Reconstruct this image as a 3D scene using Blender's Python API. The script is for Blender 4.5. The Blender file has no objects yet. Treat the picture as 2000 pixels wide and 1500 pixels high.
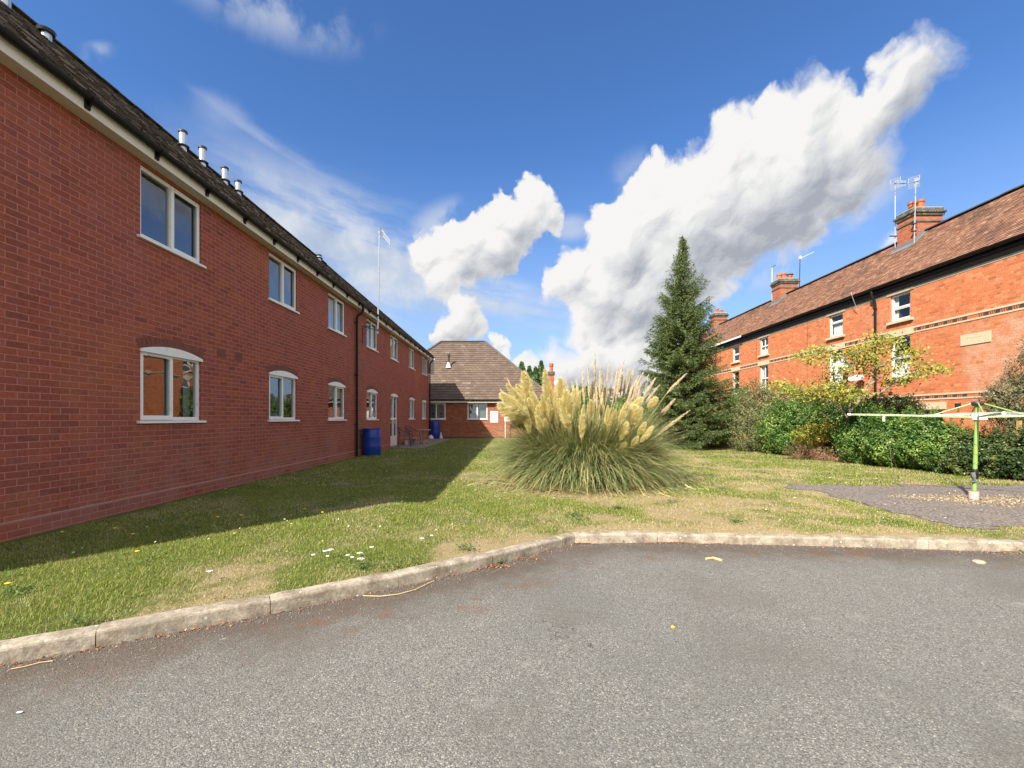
import bpy, math, random
import numpy as np
from mathutils import Vector, Matrix
random.seed(7)
RNG = np.random.default_rng(11)
SC = bpy.context.scene
COL = SC.collection
F = 888.9          # focal length of the photo in its own pixels
EYE = 1.36
GZ = 0.12          # lawn level (tarmac is 0)
LW = -5.15         # face of the long brick block
RW = 13.6          # face of the terrace
BY = 28.3          # face of the bungalow
R = math.radians
SKYTINT = (.37, .56, .80)
HAZECOL = (2.15, 2.75, 3.55)
CLOUDV = 3.65
SKYS = .12
SUNE = 4.6
EXPO = 1.06

def at(x, y, Y):
    "world point seen at photo position x, y at distance Y"
    return Vector(((x-1000)/F*Y, Y, EYE+(817-y)/F*Y))

# ------------------------------------------------------------------ materials
class NT:
    def __init__(s, nt): s.nt = nt
    def n(s, t, ins=None, **kw):
        nd = s.nt.nodes.new(t)
        for k, v in kw.items(): setattr(nd, k, v)
        for k, v in (ins or {}).items():
            sock = nd.inputs[k]
            if isinstance(v, bpy.types.NodeSocket): s.nt.links.new(v, sock)
            else: sock.default_value = v
        return nd
    def math(s, op, a, b=0.0, c=0.0, clamp=False):
        nd = s.nt.nodes.new('ShaderNodeMath'); nd.operation = op; nd.use_clamp = clamp
        for i, v in enumerate((a, b, c)):
            if isinstance(v, bpy.types.NodeSocket): s.nt.links.new(v, nd.inputs[i])
            else: nd.inputs[i].default_value = v
        return nd.outputs[0]
    def mix(s, f, a, b, mode='MIX'):
        nd = s.nt.nodes.new('ShaderNodeMix'); nd.data_type = 'RGBA'; nd.blend_type = mode; nd.clamp_factor = True
        for i, v in ((0, f), (6, a), (7, b)):
            if isinstance(v, bpy.types.NodeSocket): s.nt.links.new(v, nd.inputs[i])
            elif i == 0: nd.inputs[i].default_value = v
            else: nd.inputs[i].default_value = (*v, 1) if len(v) == 3 else v
        return nd.outputs[2]
    def ramp(s, f, stops, interp='LINEAR'):
        nd = s.nt.nodes.new('ShaderNodeValToRGB'); nd.color_ramp.interpolation = interp
        cr = nd.color_ramp
        while len(cr.elements) < len(stops): cr.elements.new(0.5)
        for e, (p, c) in zip(cr.elements, stops):
            e.position = p; e.color = (*c, 1) if len(c) == 3 else c
        s.nt.links.new(f, nd.inputs[0]); return nd.outputs[0]
    def step(s, f, lo, hi):
        nd = s.nt.nodes.new('ShaderNodeMapRange'); nd.interpolation_type = 'SMOOTHSTEP'
        s.nt.links.new(f, nd.inputs[0]); nd.inputs[1].default_value = lo; nd.inputs[2].default_value = hi
        return nd.outputs[0]
    def noise(s, vec, scale, detail=4, rough=.55, out=0, dist=0):
        nd = s.n('ShaderNodeTexNoise', {'Vector': vec, 'Scale': scale, 'Detail': detail, 'Roughness': rough, 'Distortion': dist})
        return nd.outputs[out]
    def xyz(s, v):
        nd = s.n('ShaderNodeSeparateXYZ', {0: v}); return nd.outputs
    def comb(s, a=0., b=0., c=0.):
        return s.n('ShaderNodeCombineXYZ', {0: a, 1: b, 2: c}).outputs[0]

MATS = {}
def newmat(name):
    m = bpy.data.materials.new(name); m.use_nodes = True
    nt = m.node_tree; nt.nodes.clear()
    t = NT(nt)
    out = nt.nodes.new('ShaderNodeOutputMaterial'); p = nt.nodes.new('ShaderNodeBsdfPrincipled')
    nt.links.new(p.outputs[0], out.inputs[0])
    MATS[name] = m
    return m, t, p, out
def setp(t, p, **kw):
    for k, v in kw.items():
        k = k.replace('_', ' ')
        if isinstance(v, bpy.types.NodeSocket): t.nt.links.new(v, p.inputs[k])
        else: p.inputs[k].default_value = v if not isinstance(v, tuple) or len(v) == 4 else (*v, 1)
def bump(t, p, h, strength=.5, dist=.01):
    b = t.n('ShaderNodeBump', {'Height': h, 'Strength': strength, 'Distance': dist})
    t.nt.links.new(b.outputs[0], p.inputs['Normal'])

def simple(name, col, rough=.5, metal=0., var=.18, scale=12., bmp=0., dirt=None, dscale=3., dlo=.5, dhi=.7, spec=.5):
    m, t, p, o = newmat(name)
    pos = t.n('ShaderNodeNewGeometry').outputs['Position']
    n = t.noise(pos, scale, 5, .6)
    c = t.mix(n, tuple(x*(1-var) for x in col), tuple(min(1, x*(1+var)) for x in col))
    if dirt:
        d = t.step(t.noise(pos, dscale, 6, .65), dlo, dhi)
        c = t.mix(d, c, dirt)
    setp(t, p, Base_Color=c, Roughness=rough, Metallic=metal)
    p.inputs['Specular IOR Level'].default_value = spec
    if bmp: bump(t, p, n, .6, bmp)
    return m

def wall_uv(t):
    g = t.n('ShaderNodeNewGeometry')
    P = t.xyz(g.outputs['Position']); N = t.xyz(g.outputs['True Normal'])
    ax = t.math('GREATER_THAN', t.math('ABSOLUTE', N[0]), .7)
    u = t.math('ADD', t.math('MULTIPLY', P[1], ax), t.math('MULTIPLY', P[0], t.math('SUBTRACT', 1., ax)))
    return g.outputs['Position'], u, P[2]

def brickmat(name, stops, mortar, bw=.225, bh=.075, j=.010, flemish=False, blot=None, bumpd=.006, rough=.88, z0=0.):
    m, t, p, o = newmat(name)
    pos, u, v = wall_uv(t)
    v = t.math('ADD', v, -z0)
    wob = t.noise(pos, 3., 2)
    v = t.math('ADD', v, t.math('MULTIPLY', t.math('SUBTRACT', wob, .5), .006))
    rv = t.math('DIVIDE', v, bh); row = t.math('FLOOR', rv); fv = t.math('FRACT', rv)
    odd = t.math('FLOORED_MODULO', row, 2.)
    W = bw*1.5 if flemish else bw
    uu = t.math('ADD', t.math('DIVIDE', u, W), t.math('MULTIPLY', odd, .5))
    uu = t.math('ADD', uu, t.math('MULTIPLY', t.n('ShaderNodeTexWhiteNoise', {'W': row}, noise_dimensions='1D').outputs[0], .04))
    col = t.math('FLOOR', uu); fu = t.math('FRACT', uu)
    d = t.math('MINIMUM', fu, t.math('SUBTRACT', 1., fu))
    idx = col
    if flemish:
        d = t.math('MINIMUM', d, t.math('ABSOLUTE', t.math('SUBTRACT', fu, .6667)))
        idx = t.math('ADD', t.math('MULTIPLY', col, 2.), t.math('GREATER_THAN', fu, .6667))
    dm = t.math('MULTIPLY', d, W)
    dv = t.math('MULTIPLY', t.math('MINIMUM', fv, t.math('SUBTRACT', 1., fv)), bh)
    dd = t.math('MINIMUM', dm, dv)
    fine = t.noise(pos, 60., 3)
    dd = t.math('ADD', dd, t.math('MULTIPLY', t.math('SUBTRACT', fine, .5), .004))
    face = t.step(dd, j*.35, j*.65)
    rnd = t.n('ShaderNodeTexWhiteNoise', {'Vector': t.comb(idx, row, 0.)}, noise_dimensions='3D').outputs
    c = t.ramp(rnd[0], stops)
    nn = t.noise(pos, 28., 5, .7)
    c = t.mix(t.math('MULTIPLY', nn, .55), c, (.03, .012, .008), 'MIX') if False else t.mix(1., c, t.ramp(nn, [(.3, (.72,)*3), (.7, (1.22,)*3)]), 'MULTIPLY')
    if blot:
        for (bc, sc, lo, hi, amt) in blot:
            k = t.math('MULTIPLY', t.step(t.noise(pos, sc, 5, .6), lo, hi), amt)
            c = t.mix(k, c, bc)
    if name == 'red_brick':
        sk = t.noise(t.comb(t.math('MULTIPLY', u, 2.6), t.math('MULTIPLY', v, .22), 0.), 1., 5, .6)
        c = t.mix(t.math('MULTIPLY', t.step(sk, .56, .70), .40), c, (.17, .06, .045))
        low = t.math('MULTIPLY', t.step(v, 1.5, .2), t.step(t.noise(pos, 1.3, 6, .7), .38, .62))
        c = t.mix(t.math('MULTIPLY', low, .50), c, (.34, .17, .14))
        c = t.mix(t.math('MULTIPLY', t.step(t.noise(pos, 2.7, 6, .75), .63, .70), .35), c, (.50, .32, .26))
    if flemish and name == 'orange_brick':
        py = t.xyz(pos)[1]
        k = t.math('MULTIPLY', t.step(t.math('ABSOLUTE', t.math('SUBTRACT', py, 12.75)), 1.25, .7), t.step(t.math('ABSOLUTE', t.math('SUBTRACT', v, 3.05)), 1.35, .9))
        k = t.math('MULTIPLY', k, t.step(t.noise(pos, 1.9, 6, .7), .33, .62))
        c = t.mix(t.math('MULTIPLY', k, .55), c, (.62, .42, .30))
    mc = t.mix(t.noise(pos, 9., 4), tuple(x*.75 for x in mortar), tuple(min(1, x*1.2) for x in mortar))
    c = t.mix(face, mc, c)
    setp(t, p, Base_Color=c, Roughness=rough)
    p.inputs['Specular IOR Level'].default_value = .25
    h = t.math('ADD', face, t.math('MULTIPLY', t.noise(pos, 90., 4, .7), .6))
    bump(t, p, h, .8, bumpd)
    return m

def tilemat(name, stops, patches, rough=.8, bumpscale=120., jw=None, spec=.3):
    m, t, p, o = newmat(name)
    g = t.n('ShaderNodeNewGeometry'); pos = g.outputs['Position']
    c = t.ramp(g.outputs['Random Per Island'], stops)
    for (bc, sc, lo, hi, amt) in patches:
        k = t.math('MULTIPLY', t.step(t.noise(pos, sc, 6, .65), lo, hi), amt)
        c = t.mix(k, c, bc)
    c = t.mix(1., c, t.ramp(t.noise(pos, 45., 4, .7), [(.3, (.7,)*3), (.7, (1.25,)*3)]), 'MULTIPLY')
    setp(t, p, Base_Color=c, Roughness=rough)
    p.inputs['Specular IOR Level'].default_value = spec
    bump(t, p, t.noise(pos, bumpscale, 4, .7), .7, .006)
    return m

def leafmat(name, stops, trans=.25, rough=.55, patches=(), spec=.35):
    m, t, p, o = newmat(name)
    a = t.n('ShaderNodeAttribute', attribute_name='rnd').outputs['Fac']
    pos = t.n('ShaderNodeNewGeometry').outputs['Position']
    c = t.ramp(a, stops)
    for (bc, sc, lo, hi, amt) in patches:
        k = t.math('MULTIPLY', t.step(t.noise(pos, sc, 3, .6), lo, hi), amt)
        c = t.mix(k, c, bc)
    setp(t, p, Base_Color=c, Roughness=rough)
    p.inputs['Specular IOR Level'].default_value = spec
    if trans:
        tr = t.n('ShaderNodeBsdfTranslucent', {'Color': c})
        mx = t.n('ShaderNodeMixShader', {0: trans, 1: p.outputs[0], 2: tr.outputs[0]})
        t.nt.links.new(mx.outputs[0], o.inputs[0])
    return m

# bricks, roofs
brickmat('red_brick', [(0, (.26, .070, .046)), (.25, (.34, .092, .058)), (.5, (.28, .078, .060)), (.75, (.38, .105, .060)), (.93, (.31, .092, .066)), (1, (.22, .066, .052))],
         (.50, .21, .165), .225, .075, .010, blot=[((.44, .150, .060), .45, .48, .70, .6), ((.33, .115, .105), .6, .52, .76, .6), ((.20, .060, .045), 1.6, .56, .78, .4)], z0=.06)
brickmat('bungalow_brick', [(0, (.26, .07, .035)), (.3, (.34, .10, .05)), (.6, (.27, .075, .04)), (1, (.42, .15, .08))],
         (.40, .26, .19), .225, .075, .010, z0=.04, blot=[((.22, .06, .03), 2., .5, .7, .4)])
brickmat('orange_brick', [(0, (.50, .140, .052)), (.3, (.62, .195, .080)), (.55, (.56, .165, .064)), (.8, (.68, .26, .12)), (1, (.38, .11, .048))],
         (.50, .26, .15), .225, .078, .009, flemish=True, bumpd=.005,
         blot=[((.50, .24, .15), .55, .56, .74, .55), ((.33, .085, .035), 1.2, .58, .8, .3)])
brickmat('chimney_brick', [(0, (.34, .09, .04)), (.4, (.46, .14, .06)), (.7, (.40, .11, .05)), (1, (.26, .085, .05))],
         (.36, .24, .17), .225, .075, .010, flemish=True, blot=[((.20, .09, .05), 2.5, .52, .7, .5)])
brickmat('blue_brick', [(0, (.035, .036, .042)), (.5, (.06, .06, .068)), (1, (.10, .10, .10))], (.30, .28, .22), .225, .075, .010,
         blot=[((.22, .17, .05), 5., .53, .62, .85)])
brickmat('soldier_brick', [(0, (.23, .065, .038)), (.5, (.28, .085, .045)), (1, (.20, .062, .044))], (.34, .17, .13), .075, .225, .008)
tilemat('brown_tile', [(0, (.06, .048, .042)), (.45, (.11, .09, .078)), (.75, (.20, .17, .145)), (1, (.48, .43, .37))],
        [((.20, .17, .12), 9., .56, .66, .6), ((.03, .024, .02), 3., .55, .7, .5)], .75)
tilemat('weathered_tile', [(0, (.115, .080, .062)), (.5, (.135, .096, .074)), (.96, (.155, .112, .086)), (1, (.21, .165, .125))],
        [((.17, .135, .09), .7, .5, .75, .5), ((.34, .30, .22), 14., .67, .72, .6), ((.08, .058, .045), 2., .58, .75, .35)], .85)
tilemat('clay_tile', [(0, (.20, .095, .058)), (.35, (.31, .155, .095)), (.6, (.245, .12, .075)), (.85, (.41, .23, .145)), (1, (.14, .078, .055))],
        [((.10, .065, .05), .9, .50, .66, .7), ((.42, .28, .17), 6., .60, .70, .5), ((.07, .05, .042), 3.5, .55, .7, .5)], .85)
m_ = simple('ridge_tile', (.10, .085, .075), .8, var=.35, scale=8, bmp=.004)
simple('dark_ridge', (.045, .043, .045), .7, var=.3, scale=8)
simple('white_plastic', (.84, .84, .83), .35, var=.05, scale=6, dirt=(.52, .50, .46), dscale=7, dlo=.58, dhi=.8)
simple('cream_soffit', (.60, .55, .47), .6, var=.08, scale=5, dirt=(.42, .37, .30), dscale=6, dlo=.55, dhi=.8)
simple('white_fascia', (.82, .78, .70), .5, var=.06, scale=4, dirt=(.5, .46, .38), dscale=5, dlo=.58, dhi=.8)
simple('black_plastic', (.012, .011, .011), .5, spec=.25, var=.3, scale=9)
simple('lead', (.16, .165, .17), .6, var=.25, scale=9, bmp=.002)
simple('pale_stone', (.56, .47, .31), .85, var=.14, scale=7, bmp=.002, dirt=(.36, .30, .20), dscale=3., dlo=.56, dhi=.75)
simple('grey_stone', (.42, .37, .28), .85, var=.16, scale=7, bmp=.002, dirt=(.22, .19, .14), dscale=3., dlo=.5, dhi=.75)
simple('dark_brick_band', (.055, .038, .032), .8, var=.45, scale=9, bmp=.002)
simple('clay_pot', (.46, .12, .045), .75, var=.2, scale=9, dirt=(.2, .08, .05), dscale=5, dlo=.55, dhi=.75)
simple('steel', (.62, .63, .64), .32, metal=.85, var=.15, scale=14)
simple('aluminium', (.70, .71, .72), .4, metal=.6, var=.1, scale=10)
simple('dark_metal', (.03, .03, .032), .45, var=.3, scale=12)
simple('blue_drum', (.006, .045, .30), .38, var=.25, scale=6, dirt=(.03, .06, .22), dscale=9, dlo=.55, dhi=.75)
simple('green_enamel', (.24, .38, .09), .38, var=.12, scale=16, dirt=(.26, .34, .13), dscale=12, dlo=.6, dhi=.75)
simple('pale_green_enamel', (.36, .47, .24), .4, var=.1, scale=16)
simple('pink_sleeve', (.60, .40, .36), .7, var=.12, scale=18, bmp=.002)
simple('white_paint', (.80, .80, .78), .5, var=.05, scale=6)
simple('line_cord', (.62, .62, .58), .6, var=.1)
simple('interior_dark', (.035, .033, .03), .9, var=.2, scale=2)
simple('curtain_white', (.62, .62, .60), .8, var=.12, scale=4)
simple('curtain_green', (.40, .44, .38), .8, var=.15, scale=4)
simple('curtain_blue', (.12, .15, .22), .8, var=.2, scale=4)
simple('plinth_mortar', (.42, .27, .22), .9, var=.2, scale=12)
simple('plinth_brick', (.20, .072, .05), .9, var=.35, scale=9, bmp=.004)
simple('bark', (.11, .085, .06), .9, var=.4, scale=18, bmp=.008)
simple('pale_bark', (.26, .22, .17), .85, var=.35, scale=18, bmp=.005)
simple('dead_stem', (.22, .13, .08), .9, var=.3, scale=18)
simple('timber_post', (.42, .25, .09), .8, var=.2, scale=8)
simple('table_wood', (.40, .30, .19), .7, var=.2, scale=8)
simple('slab', (.26, .22, .18), .9, var=.3, scale=4, bmp=.004, dirt=(.12, .10, .07), dscale=2.5)
simple('pebble', (.46, .37, .25), .8, var=.55, scale=14)
simple('flower_white', (.84, .84, .80), .7, var=.05)
simple('flower_yellow', (.80, .55, .03), .7, var=.1)
simple('flower_stem', (.09, .16, .035), .7, var=.2)
simple('dead_leaf', (.42, .16, .06), .8, var=.5, scale=25)
simple('straw', (.62, .47, .22), .7, var=.2)
simple('rubbish_white', (.62, .58, .54), .6, var=.2)
simple('grey_dish', (.50, .52, .54), .5, var=.08)

def glassmat(name, tint=(.55, .6, .6), ior=1.5, base=.16, rough=.012, mul=.9):
    m, t, p, o = newmat(name)
    t.nt.nodes.remove(p)
    lw = t.math('POWER', t.n('ShaderNodeLayerWeight', {'Blend': .5}).outputs['Facing'], 4.)
    f = t.math('ADD', t.math('MULTIPLY', lw, mul), base, clamp=True)
    pos = t.n('ShaderNodeNewGeometry').outputs['Position']
    b = t.n('ShaderNodeBump', {'Height': t.noise(pos, 2.2, 2), 'Strength': .25, 'Distance': .01})
    gl = t.n('ShaderNodeBsdfGlossy', {'Color': (.95, .97, 1, 1), 'Roughness': rough, 'Normal': b.outputs[0]})
    tr = t.n('ShaderNodeBsdfTransparent', {'Color': (*tint, 1)})
    mx = t.n('ShaderNodeMixShader', {0: f, 1: tr.outputs[0], 2: gl.outputs[0]})
    t.nt.links.new(mx.outputs[0], o.inputs[0])
    return m
glassmat('glass'); glassmat('clear_glass', (.85, .87, .86), 1.45, .06, mul=.8)
simple('terracotta', (.50, .14, .06), .85, var=.25, scale=14)

# ------------------------------------------------------------------ objects
ROOT = {}
def tag(o, label=None, cat=None, group=None, kind=None):
    if label: o['label'] = label
    if cat: o['category'] = cat
    if group: o['group'] = group
    if kind: o['kind'] = kind
    return o
def thing(name, label, cat, loc, group=None):
    o = bpy.data.objects.new(name, None); o.empty_display_size = .2
    o.location = loc; COL.objects.link(o); ROOT[o.name] = Vector(loc)
    return tag(o, label, cat, group)
def link(name, me, mat, parent, origin):
    if mat: me.materials.append(MATS[mat])
    o = bpy.data.objects.new(name, me); COL.objects.link(o)
    if parent is not None:
        o.parent = parent; ROOT[o.name] = ROOT[parent.name]
    else:
        o.location = origin; ROOT[o.name] = Vector(origin)
    return o

class MB:
    def __init__(s): s.v = []; s.f = []
    def add(s, vs, fs):
        b = len(s.v); s.v.extend(tuple(p) for p in vs); s.f.extend([tuple(b+i for i in f) for f in fs]); return s
    def quad(s, a, b, c, d): return s.add((a, b, c, d), ((0, 1, 2, 3),))
    def box(s, x0, x1, y0, y1, z0, z1):
        x0, x1 = sorted((x0, x1)); y0, y1 = sorted((y0, y1)); z0, z1 = sorted((z0, z1))
        return s.add([(x0,y0,z0),(x1,y0,z0),(x1,y1,z0),(x0,y1,z0),(x0,y0,z1),(x1,y0,z1),(x1,y1,z1),(x0,y1,z1)],
                     [(0,3,2,1),(4,5,6,7),(0,1,5,4),(1,2,6,5),(2,3,7,6),(3,0,4,7)])
    def tube(s, pts, r, n=8, caps=True):
        pts = [Vector(p) for p in pts]; m = len(pts)
        rs = r if isinstance(r, (list, tuple)) else [r]*m
        vs = []; up = None
        for i, p in enumerate(pts):
            d = (pts[min(i+1, m-1)]-pts[max(i-1, 0)]).normalized()
            if up is None:
                up = Vector((0, 0, 1)) if abs(d.z) < .9 else Vector((1, 0, 0))
            a = d.cross(up).normalized(); b = a.cross(d).normalized(); up = b
            for k in range(n):
                t = 2*math.pi*k/n; vs.append(p+(a*math.cos(t)+b*math.sin(t))*rs[i])
        fs = [(i*n+k, i*n+(k+1) % n, (i+1)*n+(k+1) % n, (i+1)*n+k) for i in range(m-1) for k in range(n)]
        if caps: fs += [tuple(range(n-1, -1, -1)), tuple((m-1)*n+k for k in range(n))]
        return s.add(vs, fs)
    def lathe(s, c, prof, n=20):
        "prof: (radius, z) going up"
        c = Vector(c); vs = []; m = len(prof)
        for r_, z in prof:
            for k in range(n):
                t = 2*math.pi*k/n; vs.append((c.x+r_*math.cos(t), c.y+r_*math.sin(t), c.z+z))
        fs = [(i*n+k, i*n+(k+1) % n, (i+1)*n+(k+1) % n, (i+1)*n+k) for i in range(m-1) for k in range(n)]
        return s.add(vs, fs)
    def disc(s, c, rx, ry=None, n=10, z=0):
        ry = ry or rx
        return s.add([(c[0]+rx*math.cos(2*math.pi*k/n), c[1]+ry*math.sin(2*math.pi*k/n), c[2]+z) for k in range(n)], [tuple(range(n))])
    def build(s, name, mat, parent=None, smooth=False, origin=None, label=None):
        me = bpy.data.meshes.new(name)
        if parent is not None: org = ROOT[parent.name]
        elif origin is not None: org = Vector(origin)
        else:
            a = np.array(s.v); org = Vector((float((a[:,0].min()+a[:,0].max())/2), float((a[:,1].min()+a[:,1].max())/2), float(a[:,2].min())))
        me.from_pydata([(p[0]-org.x, p[1]-org.y, p[2]-org.z) for p in s.v], [], s.f)
        me.update()
        if smooth:
            me.polygons.foreach_set('use_smooth', [True]*len(me.polygons))
            try: me.set_sharp_from_angle(angle=R(40))
            except Exception: pass
        o = link(name, me, mat, parent, org)
        if label: o['label'] = label
        return o

def bulk(name, V, Q, mat, parent=None, rnd=None, origin=(0, 0, 0), smooth=False):
    "V (n,3) float, Q (m,4) or (m,3) int, all in world metres"
    me = bpy.data.meshes.new(name)
    org = ROOT[parent.name] if parent is not None else Vector(origin)
    V = np.asarray(V, dtype=np.float32) - np.array(org, dtype=np.float32)
    me.vertices.add(len(V)); me.vertices.foreach_set('co', V.ravel())
    k = Q.shape[1]
    me.loops.add(Q.size); me.loops.foreach_set('vertex_index', Q.astype(np.int32).ravel())
    me.polygons.add(len(Q)); me.polygons.foreach_set('loop_start', np.arange(0, Q.size, k, dtype=np.int32))
    me.update(calc_edges=True)
    if smooth: me.polygons.foreach_set('use_smooth', np.ones(len(Q), dtype=bool))
    if rnd is not None:
        a = me.attributes.new('rnd', 'FLOAT', 'POINT'); a.data.foreach_set('value', np.asarray(rnd, dtype=np.float32))
    return link(name, me, mat, parent, org)

class Frame:
    "wall frame: u along the wall, n out of it"
    def __init__(s, kind): s.k = kind
    def p(s, u, n, z):
        if s.k == 'L': return (LW+n, u, z)
        if s.k == 'R': return (RW-n, u, z)
        return (u, BY-n, z)
    def box(s, mb, u0, u1, n0, n1, z0, z1):
        a = s.p(u0, n0, z0); b = s.p(u1, n1, z1)
        return mb.box(a[0], b[0], a[1], b[1], z0, z1)
    def rect(s, mb, u0, u1, n, z0, z1):
        q = (s.p(u0, n, z0), s.p(u1, n, z0), s.p(u1, n, z1), s.p(u0, n, z1))
        return mb.quad(*(q[::-1] if s.k == 'R' else q))   # normals point out of the wall
FL, FR, FB = Frame('L'), Frame('R'), Frame('B')

def wall_panel(mb, fr, u0, u1, z0, z1, holes, depth=.11):
    us = sorted({u0, u1, *[h[0] for h in holes], *[h[1] for h in holes]}); zs = sorted({z0, z1, *[h[2] for h in holes], *[h[3] for h in holes]})
    us = [u for u in us if u0 <= u <= u1]; zs = [z for z in zs if z0 <= z <= z1]
    for a, b in zip(us, us[1:]):
        for c, d in zip(zs, zs[1:]):
            mu, mz = (a+b)/2, (c+d)/2
            if any(h[0] < mu < h[1] and h[2] < mz < h[3] for h in holes): continue
            fr.rect(mb, a, b, 0, c, d)
    for h in holes:
        a, b, c, d = h
        mb.quad(fr.p(a, 0, c), fr.p(a, -depth, c), fr.p(a, -depth, d), fr.p(a, 0, d))
        mb.quad(fr.p(b, 0, c), fr.p(b, -depth, c), fr.p(b, -depth, d), fr.p(b, 0, d))
        mb.quad(fr.p(a, 0, d), fr.p(b, 0, d), fr.p(b, -depth, d), fr.p(a, -depth, d))
        mb.quad(fr.p(a, 0, c), fr.p(b, 0, c), fr.p(b, -depth, c), fr.p(a, -depth, c))

def bars(mb, fr, u0, u1, z0, z1, w, n0, n1):
    fr.box(mb, u0, u0+w, n0, n1, z0, z1); fr.box(mb, u1-w, u1, n0, n1, z0, z1)
    fr.box(mb, u0+w, u1-w, n0, n1, z0, z0+w); fr.box(mb, u0+w, u1-w, n0, n1, z1-w, z1)

def room(fr, u0, u1, z0, z1, parent, depth=.9, n0=-.12):
    mb = MB(); e = .02
    fr.rect(mb, u0-e, u1+e, -depth, z0-e, z1+e)
    for (a, b) in ((u0-e, u0-e), (u1+e, u1+e)):
        mb.quad(fr.p(a, n0, z0-e), fr.p(a, -depth, z0-e), fr.p(a, -depth, z1+e), fr.p(a, n0, z1+e))
    for z in (z0-e, z1+e):
        mb.quad(fr.p(u0-e, n0, z), fr.p(u1+e, n0, z), fr.p(u1+e, -depth, z), fr.p(u0-e, -depth, z))
    return mb.build('interior', 'interior_dark', parent)

def drape(fr, u0, u1, z0, z1, n, mat, parent, folds=12, amp=.02, name='curtain'):
    mb = MB(); k = folds*4
    top = [fr.p(u0+(u1-u0)*i/k, n+amp*math.sin(i*math.pi/2+.4), z1) for i in range(k+1)]
    bot = [fr.p(u0+(u1-u0)*i/k, n+amp*1.3*math.sin(i*math.pi/2+.4), z0) for i in range(k+1)]
    for i in range(k): mb.quad(bot[i], bot[i+1], top[i+1], top[i])
    return mb.build(name, mat, parent, smooth=True)

def casement(fr, u0, u1, z0, z1, parent, sash_hi=True, curtain=None, rec=.035, sill_ext=.06, sill_h=.035, sill_out=.05, vent=False, name='window', arch=0., open_sash=False, split=None):
    "white two-light casement; the frame is the part, pane, sill, curtain are its sub-parts"
    w = .055; n1 = -rec; n0 = n1-.06; um = split or (u0+u1)/2
    f = MB(); bars(f, fr, u0, u1, z0, z1, w, n0, n1)
    fr.box(f, um-.03, um+.03, n0, n1, z0+w, z1-w)
    a, b = (um-.03, u1) if sash_hi else (u0, um+.03)
    if not open_sash: bars(f, fr, a+.012, b-.012, z0+.014, z1-.014, .062, n1+.001, n1+.016)
    o = f.build(name, 'white_plastic', parent)
    g = MB()
    fr.rect(g, u0+w, um-.03, n1-.03, z0+w, z1-w)
    if not open_sash: fr.rect(g, um+.03, u1-w, n1-.03, z0+w, z1-w)
    g.build('pane', 'glass', o)
    s = MB(); fr.box(s, u0-sill_ext, u1+sill_ext, -.005, sill_out, z0-sill_h, z0-.001)
    s.build('sill', 'white_plastic', o)
    if arch:
        hb = MB(); n = 14
        lo = [fr.p(u0-.01+(u1-u0+.02)*i/n, .026, z1-.03) for i in range(n+1)]
        hi = [fr.p(u0-.01+(u1-u0+.02)*i/n, .026, z1+.008+arch*(1-(2*i/n-1)**2)) for i in range(n+1)]
        hi2 = [fr.p(u0-.01+(u1-u0+.02)*i/n, -.03, z1+.008+arch*(1-(2*i/n-1)**2)) for i in range(n+1)]
        lo2 = [fr.p(u0-.01+(u1-u0+.02)*i/n, -.03, z1-.03) for i in range(n+1)]
        for i in range(n):
            hb.quad(lo[i], lo[i+1], hi[i+1], hi[i]); hb.quad(hi[i], hi[i+1], hi2[i+1], hi2[i]); hb.quad(lo[i], lo2[i], lo2[i+1], lo[i+1])
        hb.quad(lo[0], hi[0], hi2[0], lo2[0]); hb.quad(lo[n], lo2[n], hi2[n], hi[n])
        hb.build('head_panel', 'white_plastic', o)
        # ring of soldier bricks above the head
        ring = MB(); L = u1-u0+.05; cnt = 17
        for i in range(cnt):
            ta, tb = (i+.06)/cnt, (i+.94)/cnt
            def q(t, dz): 
                k = (2*t-1); return (u0-.025+L*t + k*.055*dz/.12, z1+.012+arch*(1-k*k)+dz)
            (ua, za), (ub, zb), (uc, zc), (ud, zd) = q(ta, 0), q(tb, 0), q(tb, .12), q(ta, .12)
            ring.quad(fr.p(ua, .006, za), fr.p(ub, .006, zb), fr.p(uc, .006, zc), fr.p(ud, .006, zd))
            ring.quad(fr.p(ua, .006, za), fr.p(ub, .006, zb), fr.p(ub, 0, zb), fr.p(ua, 0, za))
        ring.build('brick_arch', 'plinth_brick', o)
    if vent:
        v = MB(); fr.box(v, (a+b)/2-.17, (a+b)/2+.17, n1+.017, n1+.032, z1-.07, z1-.045); v.build('trickle_vent', 'aluminium', o)
    room(fr, u0, u1, z0, z1, o)
    if curtain: 
        for (c0, c1, mat) in curtain:
            drape(fr, u0+(u1-u0)*c0, u0+(u1-u0)*c1, z0+.02, z1-.01, -.2, mat, o, folds=max(3, int(14*(c1-c0))))
    return o

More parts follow.
